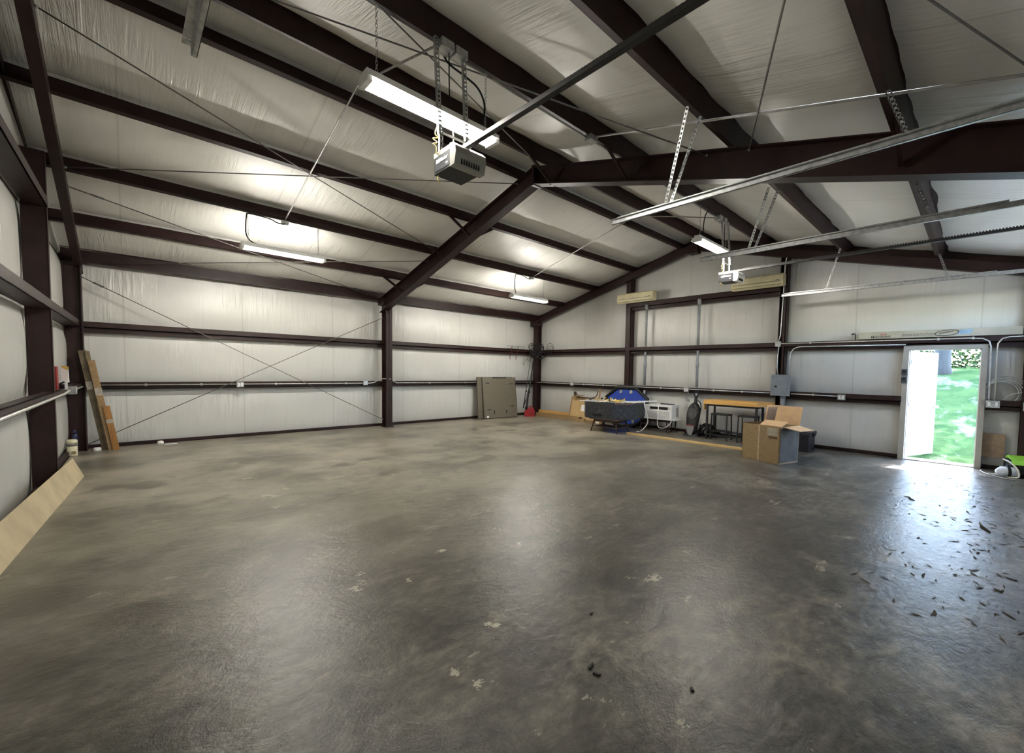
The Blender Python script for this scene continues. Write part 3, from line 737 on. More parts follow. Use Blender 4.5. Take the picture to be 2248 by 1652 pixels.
conduit('conduit along the lower girt of the long back wall', [(-.45, GY-.02, G1+.005), (4.47, GY-.02, G1+.005), (4.60, GY-.02, G1+.02), (4.74, GY-.02, G1+.11), (4.84, GY-.04, G1+.12), (4.92, 11.0, G1+.12), (5.05, GY-.03, G1+.10), (5.2, GY-.02, G1+.01), (10.2, GY-.02, G1)], .0115, [(x, GY-.012, G1+.005) for x in (.28, 1.1, 2.4, 3.9, 6.2, 7.4, 8.8)])
conduit('conduit along the lower girt of the end wall to the panel', [(10.22, GY-.12, G1), (GX-.02, 11.0, G1-.005), (GX-.02, 3.35, G1-.005)], .0115, [(GX-.012, y, G1-.005) for y in (9.0, 8.2, 7.0, 6.2, 4.7, 4.0)])
jbox('steel outlet box on the end wall girt near the far corner', (GX-.03, 9.48, 1.15), (.05, .13, .11), (-1, 0), (-.03, .03), 'outlet', None, 'outlet_box')
mk('stub', B().tube([(0, 0, .05), (0, .0, .25)], .009, 6), emt, C.objects[-1] if False else [o for o in C.objects if o.get('label', '').startswith('steel outlet box on the end wall girt near the far')][0])
jbox('steel outlet box behind the white air conditioner', (GX-.03, 5.42, 1.135), (.05, .13, .11), (-1, 0), (-.03, .03), 'outlet', None, 'outlet_box')
jbox('steel outlet box between the grey panel and the open door', (GX-.03, 1.98, 1.13), (.05, .13, .11), (-1, 0), (-.03, .03), 'outlet', None, 'outlet_box')
jbox('wide steel outlet box right of the open door', (GX-.03, -.19, 1.135), (.05, .17, .12), (-1, 0), (-.045, .045), 'outlet', None, 'outlet_box')
jbox('small white outlet box at the right edge of frame', (GX-.15, -.585, 1.12), (.06, .10, .14), (-1, 0), (0,), 'outlet', None, 'outlet_box')
conduit('conduit from the grey panel to the outlet beside the door', [(GX-.02, 2.93, G1), (GX-.02, 2.05, G1-.01)], .0115, [(GX-.012, 2.5, G1)])
jbox('square white steel box where the column meets the upper girt', (GX-.03, 3.235, 2.255), (.05, .115, .115), (-1, 0))
conduit('conduit running up the end wall column from the square box', [(GX-.02, 3.235, 2.31), (GX-.02, 3.20, 2.45), (GX-.03, 3.17, 3.4), (GX-.03, 3.16, 4.05), (GX-.06, 3.12, 4.18), (GX-.10, 2.95, 4.20)], .0115)
conduit('conduit running down the end wall column into the grey panel', [(GX-.02, 3.22, 2.20), (GX-.02, 3.235, 2.02), (GX-.02, 3.24, 1.75), (GX-.02, 3.215, 1.56)], .0115)
conduit('conduit along the upper girt from the square box to the door outlet', [(GX-.02, 3.18, 2.262), (GX-.02, .15, 2.262), (GX-.02, -.02, 2.25), (GX-.02, -.10, 2.20), (GX-.02, -.125, 2.10), (GX-.02, -.145, 1.19)], .0115, [(GX-.012, y, 2.262) for y in (2.6, .55, .1)])
conduit('second conduit bending off the upper girt right of the door', [(GX-.02, -.62, 2.27), (GX-.02, -.34, 2.265), (GX-.02, -.25, 2.24), (GX-.02, -.205, 2.16), (GX-.02, -.20, 2.05), (GX-.02, -.215, 1.19)], .0115)
conduit('conduit bending from the panel top to run above the door', [(GX-.05, 2.985, 1.56), (GX-.05, 2.975, 1.95), (GX-.05, 2.96, 2.06), (GX-.04, 2.91, 2.145), (GX-.03, 2.80, 2.185), (GX-.03, 1.0, 2.175)], .0115)
conduit('conduit along the lower girt of the left end wall', [tuple(LT @ Vector((-.575, y, z))) for y, z in ((-.5, 1.145), (7.95, 1.145), (8.6, 1.145), (9.0, 1.16), (11.0, 1.145))], .014)
t = jbox('grey outlet box on the left end wall girt beside the red carton', tuple(LT @ Vector((-.56, 9.15, 1.165))), (.10, .13, .11), (1, 0), (0,), 'outlet', None, 'outlet_box')

# two grey pvc risers with wide couplings, interrupted at the girts
def riser(label, y, bend=0):
    t = thing('pvc_riser', label, 'pipe', (GX+.02, y, 0), 0, 'grey pvc risers')
    def seg(z0, z1, prof=None):
        mk('pipe', B().lathe([(.034, z0), (.034, z1)], (0, 0, 0), 14), greyp, t)
    seg(2.30, 3.34); seg(1.21, 2.15); seg(.82, 1.06)
    mk('coupling', B().lathe([(.036, 3.33), (.042, 3.335), (.05, 3.42), (.05, 3.47), (.03, 3.475)], (0, 0, 0), 14), greyp, t)
    mk('coupling', B().lathe([(.036, 1.72), (.044, 1.73), (.044, 1.83), (.036, 1.84)], (0, 0, 0), 14), greyp, t)
    mk('elbow', B().tube([(0, 0, .83), (0, 0, .76), (.05, -.04*bend, .66), (.11, -.05*bend, .60)], .036, 12, 4), greyp, t)
riser('grey plastic riser pipe left, behind the blue table top', 6.735, 1)
riser('grey plastic riser pipe right, above the carpet cleaner', 5.165, 0)

# ------------------------------------------------------------------ wall mounted air conditioners and breaker panel
def minisplit(label, y0, y1, z0, z1):
    t = thing('wall_air_conditioner', label, 'air conditioner', (GX, (y0+y1)/2, z0), 0, 'wall air conditioners')
    w = (y1-y0)/2; h = z1-z0
    b = B().prism([(.0, .02), (.0, h), (-.16, h), (-.20, h-.03), (-.215, h*.42), (-.20, .06), (-.15, .0)], 'y', -w, w).bevel(.012, 2); mk('body', b, cream, t)
    mk('front_panel', B().prism([(-.200, h-.035), (-.207, h-.035), (-.222, h*.44), (-.214, h*.44)], 'y', -w+.05, w-.05), cream, t)
    mk('louver', B().prism([(-.212, h*.36), (-.222, h*.34), (-.209, h*.14), (-.199, h*.16)], 'y', -w+.06, w-.06), cream, t)
    b = B(); b.cbox((-.215, 0, h*.40), (.01, w*1.85, .008)); b.cbox((-.207, 0, h*.15), (.012, w*1.8, .006)); mk('air_slot', b, M('dark_slot', (.12, .11, .08), .6), t)
    mk('indicator', B().cbox((-.222, -w+.10, h*.48), (.004, .05, .012)), blackp, t)
    mk('mounting_bracket', B().box(-.01, .14, -w+.1, w-.1, .05, .10), galvd, t)
minisplit('aged cream wall air conditioner at left on the end wall beam', 6.42, 7.61, 3.54, 3.82)
minisplit('aged cream wall air conditioner at right beside the dark column', 3.14, 4.27, 3.52, 3.80)
t = thing('breaker_panel', 'grey steel breaker panel on the end wall column', 'electrical panel', (GX-.06, 3.135, 1.335))
mk('cabinet', B().cbox((.02, 0, 0), (.10, .36, .44)), panelg, t)
mk('cover', B().cbox((-.035, 0, 0), (.012, .40, .47)).bevel(.004, 1), panelg, t)
mk('door', B().cbox((-.044, -.01, .02), (.008, .27, .33)).bevel(.003, 1), panelg, t)
mk('latch', B().cbox((-.051, .085, -.03), (.008, .03, .035)), blackp, t)
b = B()
for dy in (-1, 1):
    for dz in (-1, 1): b.cbox((-.042, dy*.18, dz*.215), (.006, .014, .014))
stuff(mk('screw', b, emt, t))
t = thing('pvc_pipe', 'thick grey plastic pipe from the breaker panel to the floor', 'pipe', (GX-.02, 3.09, 0))
mk('pipe', B().lathe([(.05, 0), (.05, 1.04)], (0, 0, 0), 16), greyp, t); mk('collar', B().lathe([(.058, 1.04), (.058, 1.11)], (0, 0, 0), 16), greyp, t)

# ------------------------------------------------------------------ walk-in door
def jamb(bb): return bb
b = B().box(GX+.02, R+.12, DY0-.075, DY0, 0, 2.155).box(GX+.02, R+.12, DY1, DY1+.085, 0, 2.155).box(GX+.02, R+.12, DY0, DY1, 2.085, 2.155)
d1 = struct('door_1', b, jambm)
mk('door_stop', B().box(GX+.10, GX+.14, DY0, DY0+.015, 0, 2.085).box(GX+.10, GX+.14, DY1-.015, DY1, 0, 2.085).box(GX+.10, GX+.14, DY0, DY1, 2.07, 2.085), whitedoor, d1)
mk('threshold', B().box(GX+.06, R+.13, DY0, DY1, -.01, .018), emt, d1)
mk('strike_plate', B().cbox((GX+.017, DY0-.045, 1.15), (.006, .02, .09)), galvd, d1)
leaf = bpy.data.objects.new('door_leaf', None); C.objects.link(leaf); leaf.parent = d1; leaf.location = (R+.10, DY1-.01, 0); leaf.rotation_euler = (0, 0, math.atan2(-.37, .94))
mk('leaf_panel', B().box(0, .94, .0, .045, .03, 2.06).bevel(.004, 1), whitedoor, leaf)
b = B()
for z0, z1 in ((.25, .9), (1.1, 1.9)):
    for x0, x1 in ((.14, .42), (.52, .80)): b.box(x0, x1, -.006, .0, z0, z1)
stuff(mk('raised_panel', b.bevel(.004, 1), whitedoor, leaf))
mk('knob', B().lathe([(.03, 0), (.03, -.012), (.014, -.015), (.014, -.045), (.03, -.05), (.032, -.07), (.02, -.082)], (.87, 0, .98), 14, 'y'), galv, leaf)
b = B()
for z in (.25, 1.05, 1.85): b.tube([(-.005, -.012, z-.05), (-.005, -.012, z+.05)], .009, 8)
stuff(mk('hinge', b, emt, leaf))
for nm, z, lab in (('wall_switch', 1.655, 'upper dark door control on the left door jamb'), ('wall_switch', 1.515, 'lower dark door control on the left door jamb')):
    t = thing(nm, lab, 'switch', (GX+.01, DY1+.055, z))
    mk('case', B().cbox((0, 0, 0), (.03, .085, .115)).bevel(.005, 1), M('dark_control', (.045, .05, .06), .45), t)
    mk('button', B().cbox((-.017, 0, .012), (.008, .045, .035)), blackp, t)
    mk('wire', B().tube([(-.0, .03, .055), (.0, .035, .12), (.01, .03, .2)], .003, 5, 3), whitep, t)
# ------------------------------------------------------------------ things on and by the left wall
t = thing('leaning_board', 'long tan hardboard strip leaning along the left wall', 'board', (-.43, 8.68, 0))
t.rotation_euler = (0, 0, PI-.068)       # local +y runs back towards the viewer
b = B(); nx = 16
b.prism([(0, 0), (-.006, 0), (.092, .262), (.098, .262)], 'y', 0, 4.4)
mk('board', b, mdf, t, None)
def lp(p): return LT @ Vector(p)
t = thing('carton', 'red and white printed carton standing on the left wall girt', 'carton', lp((-.675, 8.42, 1.205)))
mk('box', B().cbox((.0, 0, .15), (.115, .20, .30)), M('dull_red_card', (.26, .015, .015), .5), t)
mk('white_label', B().cbox((.0, -.102, .14), (.035, .004, .2)), cartonw, t)
mk('top_band', B().cbox((.0, -.101, .27), (.07, .004, .03)), M('maroon_print', (.2, .02, .02), .6), t)
t = thing('paint_pouch', 'white and yellow packet behind the red carton on the girt', 'packet', lp((-.585, 8.55, 1.205)))
mk('packet', B().prism([(-.012, .09), (.055, .09), (.05, .285), (-.010, .30)], 'y', -.02, .04).bevel(.008, 1), paper, t)
mk('yellow_top', B().prism([(-.01, .29), (.05, .25), (.05, .302), (-.010, .31)], 'y', -.026, .03), M('yellow_print', (.7, .5, .1), .6), t)
t = thing('tool_blister', 'black and white blister pack in front of the red carton', 'packet', lp((-.592, 8.45, 1.205)))
mk('card', B().box(-.018, .055, -.01, .01, 0, .12), paper, t)
mk('tool', B().tube([(-.004, -.015, .01), (-.004, -.015, .08), (.03, -.015, .10)], .012, 8).cbox((.02, -.015, .04), (.02, .02, .06)), blackp, t)
t = thing('canister', 'cream canister with a grey band standing by the left wall', 'canister', (-.645, 10.70, 0))
mk('body', B().lathe([(.058, 0), (.062, .01), (.062, .17)], (0, 0, 0), 20), M('cream_plastic', (.66, .61, .43), .5), t)
mk('band', B().lathe([(.066, .17), (.066, .21)], (0, 0, 0), 20), M('grey_tape', (.16, .155, .14), .5), t)
mk('lid', B().lathe([(.062, .21), (.064, .235), (.064, .26), (.05, .275)], (0, 0, 0), 20), M('cream_plastic', (.66, .61, .43), .5), t)
mk('label_marks', B().cbox((.02, -.060, .06), (.05, .012, .05)), M('brown_print', (.25, .19, .08), .6), t)
t = thing('bottle', 'slim blue bottle standing behind the cream canister', 'bottle', (-.63, 11.02, 0))
mk('body', B().lathe([(.035, 0), (.035, .30), (.03, .33)], (0, 0, 0), 14), M('navy_plastic', (.014, .017, .07), .4), t)
mk('neck', B().lathe([(.016, .33), (.016, .40)], (0, 0, 0), 12), M('navy_plastic', (.014, .017, .07), .4), t)
t = thing('jar_lid', 'white round tub lying at the foot of the leaning planks', 'tub', (-.375, 11.08, 0))
mk('body', B().lathe([(.05, 0), (.052, .006), (.052, .05), (.046, .055)], (0, 0, 0), 20), whitep, t)
t = thing('paper_scrap', 'crumpled white paper on the floor by the long wall', 'paper', (.46, 11.20, 0))
b = B().ball((0, 0, .035), (.05, .045, .04), 8)
for v in b.bm.verts: v.co += v.co.normalized()*.02*noise.noise(v.co*40)
mk('paper', b, paper, t)
mk('flat_shred', B().box(.06, .24, -.06, .04, 0, .004), paper, t)
planks = [('plank', 'dull grey brown wrapped plank standing tallest in the left corner', (-.505, 10.99, 1.77), (-.265, 11.10, 0), .10, .035, M('wrapped_plank', (.13, .098, .06), .35, 0, .2, 6)),
          ('plank', 'second grey brown plank edge beside the tallest corner plank', (-.447, 10.96, 1.76), (-.225, 11.05, 0), .055, .03, M('wrapped_plank2', (.19, .145, .085), .3, 0, .2, 6)),
          ('plank', 'brown corner plank with a torn clear wrap, middle of the bundle', (-.400, 10.93, 1.60), (-.185, 11.02, 0), .085, .03, oldwood),
          ('plank', 'shortest orange brown plank at the right of the corner bundle', (-.242, 10.95, .80), (-.135, 11.00, 0), .085, .035, wood('orange_plank', (.25, .115, .03), (.37, .18, .055), 2))]
for nm, lab, p1, p0, w, h, m in planks:
    t = thing(nm, lab, 'plank', p0); d = Vector(p1)-Vector(p0)
    mk('board', B().bar((0, 0, 0), d, w, h, (0, 1, 0)), m, t)
    if w > .08: mk('tape', B().bar(d*.62, d*.70, w+.004, h+.004, (0, 1, 0)), M('clear_tape', (.42, .38, .32), .2), t)

# ------------------------------------------------------------------ far corner
def bigpanel(lab, x0, x1, y0, y1, zt, lean, front):
    t = thing('folding_table', lab, 'table', ((x0+x1)/2, y0, 0), 0)
    w = (x1-x0)/2; sh = lambda z: lean*z/zt
    b = B(); b.prism([(-.0, .02), (-.05, .02), (-.05+lean, zt), (lean, zt)], 'x', -w, w); bb = b.bevel(.006, 1); mk('top', bb, taupe, t)
    b = B()
    if front:
        for sx, z in ((-w*.72, zt*.86), (w*.72, zt*.84), (-w*.72, zt*.22), (w*.72, zt*.28)): b.cbox((sx, -.052+sh(z), z), (.13, .012, .022))
        for sx in (-w*.42, w*.32): b.cbox((sx, -.052+sh(.18), .18), (.022, .012, .16))
        b.cbox((0, -.05+lean, zt-.012), (.55, .03, .03)); stuff(mk('slot', b, blackp, t))
        mk('edge_trim', B().bar((w, -.025, .0), (w, -.025+lean, zt), .012, .055, (0, 1, 0)), blackp, t)
        mk('sticker', B().cbox((-w+.12, -.053, .07), (.08, .004, .055)), paper, t)
        b = B()
        for k in range(7): b.cbox((-w*.6+k*.2, -.053+sh(zt*.93), zt*.93), (.012, .006, .012))
        stuff(mk('rivet', b, greyp, t))
    else: mk('edge_trim', B().bar((w-.02, -.025, .0), (w-.02, -.025+lean, zt), .03, .06, (0, 1, 0)), blackp, t)
bigpanel('taupe folding table leaf leaning in front against the long wall', 7.96, 9.30, 11.05, 0, 1.32, .16, True)
bigpanel('taupe folding table leaf behind, its left edge peeking out', 7.80, 9.20, 11.16, 0, 1.33, .10, False)
t = thing('gas_can', 'red plastic gas can on the floor by the corner post', 'gas can', (9.72, 10.87, 0), -.65)
b = B().prism([(-.17, 0), (.17, 0), (.175, .20), (.13, .27), (.05, .285), (-.10, .275), (-.175, .19)], 'y', -.10, .10).bevel(.025, 2); mk('body', b, red, t)
mk('handle', B().tube([(-.09, 0, .27), (-.06, 0, .325), (.06, 0, .335), (.12, 0, .27)], .017, 8, 4), red, t)
mk('cap', B().lathe([(.03, 0), (.032, .03), (.02, .04)], (-.13, 0, .265), 14), blackp, t)
mk('label_panel', B().cbox((.06, -.102, .12), (.15, .012, .10)), M('dark_red_panel', (.2, .01, .012), .4), t)
# rods, rack and cable coils in the corner
def rod(lab, p0, p1, r, m):
    t = thing('fishing_rod', lab, 'rod', p0); d = Vector(p1)-Vector(p0)
    mk('shaft', B().tube([(0, 0, 0), d*.5, d], [r, r*.8, r*.45], 8), m, t)
    mk('handle', B().tube([(0, 0, 0), d*.16], r*1.2, 8), blackp, t)
    q = d*.30; mk('reel', B().ball(q+Vector((0, -.03, 0)), (.03, .025, .035), 6), blackp, t)
rod('thickest black rod leaning in the far corner', (9.55, 10.85, .24), (10.05, 11.0, 2.20), .030, blackm)
rod('thin dark rod left of the thickest rod in the corner', (9.43, 10.86, .30), (9.93, 11.04, 2.18), .014, blackm)
rod('thin brown rod second from left in the corner', (9.47, 10.84, .42), (10.12, 10.98, 1.95), .012, darkwood)
t = thing('wire_rack', 'black wire rack hanging on the upper girt by the corner', 'rack', (9.43, GY-.012, 2.29))
b = B()
for z in (.0, .09): b.tube([(-.40, -.02, z), (.36, -.02, z)], .005, 5)
for k in range(12): b.tube([(-.40+k*.069, -.02, 0), (-.40+k*.069, -.02, .09)], .003, 4)
mk('grid', b, blackm, t)
for x in (-.19, .08): mk('strap', B().bar((x, -.012, .10), (x-.10, -.012, -.34), .018, .008, (0, 1, 0)), M('red_brown_strap', (.12, .025, .015), .6), t); 
mk('hook', B().tube([(-.30, -.012, -.34), (-.29, -.03, -.36), (-.27, -.03, -.34)], .007, 5).tube([(-.03, -.012, -.34), (-.02, -.03, -.36), (.0, -.03, -.34)], .007, 5), blackm, t)
t = thing('cable_coil', 'tangle of black cables hung on the far corner post', 'cable', (10.02, 10.86, 2.26)); t.rotation_euler = (0, 0, -.80)
b = B(); rnd = random.Random(5)
for k in range(15):
    r = rnd.uniform(.07, .19); cx = rnd.uniform(-.14, .16); cz = rnd.uniform(-.16, .12); tl = rnd.uniform(-.5, .5)
    b.tube([(cx+r*math.cos(a), -.03-.02*k*.5+tl*.06*math.sin(a), cz+r*.8*math.sin(a)) for a in [i*2*PI/18 for i in range(18)]], .011, 5, closed=True)
mk('loops', b, blackp, t)
t = thing('cable_coil', 'thin black wire loops hanging just right of the corner post', 'cable', (GX-.03, 10.55, 2.32))
b = B()
for r, z in ((.17, .02), (.13, -.02), (.10, -.10)): b.tube([(-.015*r, r*math.cos(a), z+r*math.sin(a)) for a in [i*2*PI/20 for i in range(20)]], .006, 5, closed=True)
mk('loops', b, blackp, t)
t = thing('wire_bundle', 'wiry black scrap hanging below the rack near the corner', 'wire', (9.87, GY-.02, 1.90))
b = B()
for k in range(10):
    x = rnd.uniform(-.2, .2); z = rnd.uniform(-.1, .12)
    b.tube([(x, 0, z), (x+rnd.uniform(-.05, .05), -.02, z-.05), (x+rnd.uniform(-.06, .06), -.01, z-.10)], .005, 4, 3)
stuff(mk('wires', b, blackm, t))

# ------------------------------------------------------------------ timber, cardboard and boards along the end wall
t = thing('timber_beam', 'weathered square timber lying in front of the far corner', 'timber', (10.0, 8.86, 0))
mk('beam', B().box(0, .14, 0, 1.98, 0, .125), oldwood, t); mk('end_stain', B().box(.0, .14, -.003, 0, 0, .125), dirt, t)
t = thing('timber_board', 'thin orange board on edge along the end wall by the corner', 'timber', (10.32, 9.0, 0))
mk('board', B().box(0, .045, 0, 2.05, 0, .19), orangewood, t)
t = thing('cardboard_sheet', 'large tan cardboard sheet leaning on the end wall', 'cardboard', (10.16, 8.78, 0))
b = B().prism([(0, 0), (.012, 0), (.172, .73), (.16, .73)], 'y', -.62, .66); mk('sheet', b, M('tan_board', (.46, .315, .145), .75, 0, .07, 3), t)
mk('frame_edge', B().bar((.0, .66, .0), (.16, .66, .73), .03, .03), oldwood, t)
mk('frame_edge', B().bar((.155, -.6, .735), (.155, .66, .735), .02, .02), oldwood, t)
mk('paper_sheet', B().prism([(.058, .30), (.060, .30), (.104, .50), (.102, .50)], 'y', -.06, .20), paper, t)
t = thing('chair_frame', 'dark wooden furniture frame laid over the cardboard sheet', 'frame', (10.26, 8.75, .74))
mk('rail', B().tube([(0, .52, .02), (0, .2, .0), (0, -.15, .0), (0, -.36, .06), (0, -.43, .22)], .014, 8, 4), darkwood, t)
mk('post', B().bar((-.03, -.50, -.06), (-.01, -.53, .30), .06, .05), oldwood, t)
mk('post', B().bar((-.02, .50, .0), (-.02, .50, .16), .07, .05), darkwood, t)
mk('brace', B().tube([(-.02, .48, .14), (-.02, .30, .01)], .011, 6), blackm, t)
mk('slat', B().bar((-.06, .56, .02), (-.06, .14, .065), .03, .04), oldwood, t)
t = thing('wood_offcut', 'short brown timber offcut beside the beam end', 'offcut', (9.94, 8.58, 0), .25)
mk('block', B().box(0, .12, 0, .20, 0, .09), oldwood, t)
t = thing('wood_offcut', 'pale longer offcut lying at the cardboard sheet foot', 'offcut', (9.90, 7.86, 0), .06)
mk('block', B().box(0, .10, 0, .62, 0, .08), oldwood, t); mk('label', B().cbox((-.002, .16, .05), (.004, .12, .06)), paper, t)

# small mid century table carrying an octagonal game table body
t = thing('coffee_table', 'small dark splayed leg table carrying the speckled game table', 'table', (8.93, 6.82, 0))
mk('top', B().prism([(-.28, -.48), (.28, -.48), (.31, -.42), (.31, .42), (.28, .48), (-.28, .48), (-.31, .42), (-.31, -.42)], 'z', .325, .35), darkwood, t)
for sx in (-1, 1):
    for sy in (-1, 1): mk('leg', B().tube([(sx*.27, sy*.42, 0), (sx*.20, sy*.34, .33)], [.014, .025], 10), darkwood, t)
mk('shelf', B().box(-.22, .22, -.37, .37, .125, .145), darkwood, t)
mk('apron', B().box(-.21, .21, -.35, .35, .27, .325), darkwood, t)
t = thing('game_table', 'octagonal game table body in dark speckled laminate', 'game table', (0, 0, .35))
OCT = [(8.60, 7.38), (8.67, 6.54), (9.20, 6.16), (9.56, 6.18), (9.70, 6.6), (9.66, 7.3), (9.3, 7.72), (8.95, 7.72)]
b = B(); n = len(OCT); cxm = sum(p[0] for p in OCT)/n; cym = sum(p[1] for p in OCT)/n
inn = [(cxm+(p[0]-cxm)*.95, cym+(p[1]-cym)*.95) for p in OCT]
H = .42
for i in range(n):
    p, q, pi, qi = OCT[i], OCT[(i+1) % n], inn[i], inn[(i+1) % n]
    mk('side_panel', B().prism([p, q, qi, pi], 'z', 0 if i != 2 else .03, H), speck, t)
mk('playfield', B().prism(inn, 'z', .28, .30), M('dark_playfield', (.03, .035, .04), .5), t)
mk('bottom_panel', B().prism(inn, 'z', .01, .03), blackp, t)
mk('coin_slot', B().bar((8.615, 7.14, .10), (8.635, 6.88, .10), .02, .055), blackp, t)
mk('edge_strip', B().bar((8.70, 6.50, H-.018), (9.10, 6.215, H-.018), .02, .03), M('rusty_strip', (.16, .08, .06), .5), t)
for k, (x, dy) in enumerate(((8.80, .20), (9.05, .0), (9.28, -.05), (9.45, -.02))):
    rd = B().tube([(x-.02, 7.75-dy, H+.015), (x, 6.12+(.18 if k == 0 else 0), H+.02)], .012, 8); r_ = mk('game_rod', rd, emt, t)
    for q in range(3):
        mk('player', B().cbox((x, 6.75+q*.32, H+.02), (.03, .035, .10)).ball((x, 6.75+q*.32, H+.075), .02, 6), M('yellow_figure', (.72, .50, .13), .5) if (q+k) % 2 else M('dark_figure', (.05, .04, .03), .5), r_)
def loose(lab, p0, p1, w, h, m, nm='loose_slat', cat='slat'):
    t = thing(nm, lab, cat, p0); d = Vector(p1)-Vector(p0); mk('slat', B().bar((0, 0, 0), d, w, h), m, t)
loose('white slat lying across the left end of the game table', (8.62, 7.60, .785), (8.80, 6.75, .787), .03, .015, whitep)
loose('thick white slat from the game table onto the air conditioner', (9.20, 6.40, .80), (10.12, 6.18, .80), .07, .03, whitep)
loose('thinner white slat beside the thick one on the game table', (9.10, 6.47, .80), (10.08, 6.29, .775), .035, .02, whitep)
t = thing('toy_parts', 'heap of yellow and orange game pieces on the game table', 'game pieces', (8.90, 6.80, .80))
b = B(); bb = B(); rnd = random.Random(3)
for k in range(16):
    (b if k % 3 else bb).tube([(rnd.uniform(-.15, .2), rnd.uniform(-.35, .2), 0), (rnd.uniform(-.15, .2), rnd.uniform(-.35, .2), rnd.uniform(.0, .05))], .016, 6)
mk('piece', b, M('yellow_figure', (.72, .50, .13), .5), t); mk('piece', bb, whitep, t)

# blue card table top leaning on the wall
t = thing('card_table_top', 'blue octagonal card table top with a black padded rim', 'table top', (10.20, 7.26, 0))
lean = .10
O_ = [(-.33, 0), (.33, 0), (.74, .28), (.74, .84), (.33, 1.14), (-.33, 1.14), (-.74, .84), (-.74, .28)]
T0 = Matrix.Rotation(math.atan2(lean, 1.14), 4, 'Y')
b = B().sub(T0).prism([(p[0]*.90, .57+(p[1]-.57)*.90) for p in O_], 'x', -.02, .02); mk('felt', b, blue, t)
b = B().sub(T0); b.tube([(-.015, p[0]*.965, .57+(p[1]-.57)*.95) for p in O_], .052, 10, closed=True); mk('padded_rim', b, blackp, t)
for y, z in ((.20, 1.0), (-.16, 1.0), (.52, .75), (-.48, .72), (-.30, .16), (.30, .16)):
    mk('cup_holder', B().sub(T0).lathe([(.048, -.022), (.056, -.032), (.046, -.034), (.036, -.030), (.036, -.020)], (0, y, z), 18, 'x').lathe([(.012, -.024), (.03, -.0245), (.03, -.023)], (0, y+.012, z-.012), 10, 'x'), galv, t)

# nesting tables with the white window air conditioner
for lab, y0, y1, x0, x1, z in (('outer dark nesting table under the white air conditioner', 5.60, 6.50, 9.84, 10.22, .345), ('inner dark nesting table tucked inside the outer one', 5.70, 6.40, 9.90, 10.18, .30)):
    t = thing('nesting_table', lab, 'table', ((x0+x1)/2, (y0+y1)/2, 0)); w, l = (x1-x0)/2, (y1-y0)/2
    mk('top', B().box(-w, w, -l, l, z-.025, z), darkwood, t)
    for sx in (-1, 1):
        for sy in (-1, 1): mk('leg', B().lathe([(.011, 0), (.016, .05), (.013, .10), (.02, z-.03)], (sx*(w-.022), sy*(l-.022), 0), 10), darkwood, t)
t = thing('white_board', 'white shelf board under the air conditioner', 'board', (9.80, 5.44, .346), .06)
mk('board', B().box(0, .46, 0, 1.15, 0, .014), whitep, t)
t = thing('window_air_conditioner', 'white window air conditioner standing on the dark nesting tables', 'air conditioner', (9.80, 5.53, .362), .10)
W_, DP, HH = .74, .46, .365
mk('case', B().box(.03, DP, 0, W_, 0, HH).bevel(.012, 2), whitep, t)
mk('front_bezel', B().box(0, .04, -.005, W_+.005, .0, HH+.003).bevel(.012, 2), whitep, t)
mk('air_outlet', B().box(-.004, .01, .10, W_-.14, HH-.115, HH-.045), blackp, t)
mk('outlet_divider', B().box(-.010, .0, W_*.47, W_*.47+.015, HH-.12, HH-.04).box(-.008, .0, .08, W_-.04, HH-.125, HH-.117), whitep, t)
mk('intake_grille', B().box(-.004, .004, .06, W_-.05, .03, HH-.16), M('pale_grey_grille', (.52, .53, .50), .6), t)
b = B()
for k in range(20): b.box(-.008, -.003, .065, W_-.055, .035+k*.0083, .038+k*.0083)
stuff(mk('grille_rib', b, whitep, t))
mk('control_panel', B().cbox((-.003, .055, HH-.08), (.006, .075, .08)), M('pale_control', (.66, .67, .64), .5), t)
mk('control_icon', B().cbox((-.007, .07, HH-.075), (.004, .012, .025)).cbox((-.007, .045, HH-.06), (.004, .014, .010)), ink, t)
b = B()
for x0 in (.30, .37):
    b.box(x0, x0+.045, -.004, .01, .06, HH-.06)
mk('side_vent', b, M('vent_grey', (.12, .125, .14), .5), t)
b = B()
for k in range(12): b.box(.23, .26, -.004, .008, .06+k*.021, .07+k*.021)
for k in range(12): b.box(.295, .42, -.008, -.003, .07+k*.021, .076+k*.021)
stuff(mk('side_louver', b, whitep, t))
mk('base_tray', B().box(-.008, DP+.01, -.012, W_+.012, -.002, .022), whitep, t)
t = thing('electric_cable', 'white cord looping over the air conditioner front', 'cord', (9.79, 5.86, .73))
mk('flex', B().tube([(.10, .05, .0), (-.015, .03, .0), (-.03, .03, -.10), (-.04, .04, -.42), (-.02, .03, -.56), (.0, -.05, -.60), (.0, -.18, -.57), (.02, -.30, -.46), (.05, -.32, -.38)], .011, 8, 5), whitep, t)
t = thing('electric_cable', 'white cord with plug trailing from the game table to the floor', 'cord', (9.44, 6.10, .80))
mk('flex', B().tube([(.06, .06, .0), (-.01, .0, .0), (-.03, -.02, -.10), (.02, -.06, -.30), (.07, -.06, -.52), (.02, .0, -.66), (-.02, .09, -.755), (-.03, .16, -.785)], .012, 8, 5), whitep, t)
mk('plug', B().tube([(-.03, .16, -.785), (-.035, .20, -.782)], .02, 8), whitep, t)
t = thing('hose_clamp_tool', 'black handled tool lying on the air conditioner top', 'tool', (9.98, 5.88, .735), .25)
mk('handle', B().tube([(0, 0, .012), (-.02, -.14, .014), (-.06, -.26, .012)], .014, 8, 3), blackp, t)
mk('head', B().ball((.0, .03, .016), (.03, .05, .016), 8).ball((-.07, -.29, .014), (.03, .04, .014), 8), blackm, t)
t = thing('remote_control', 'small pale gadget lying at the left of the air conditioner top', 'gadget', (9.92, 6.15, .728), .3)
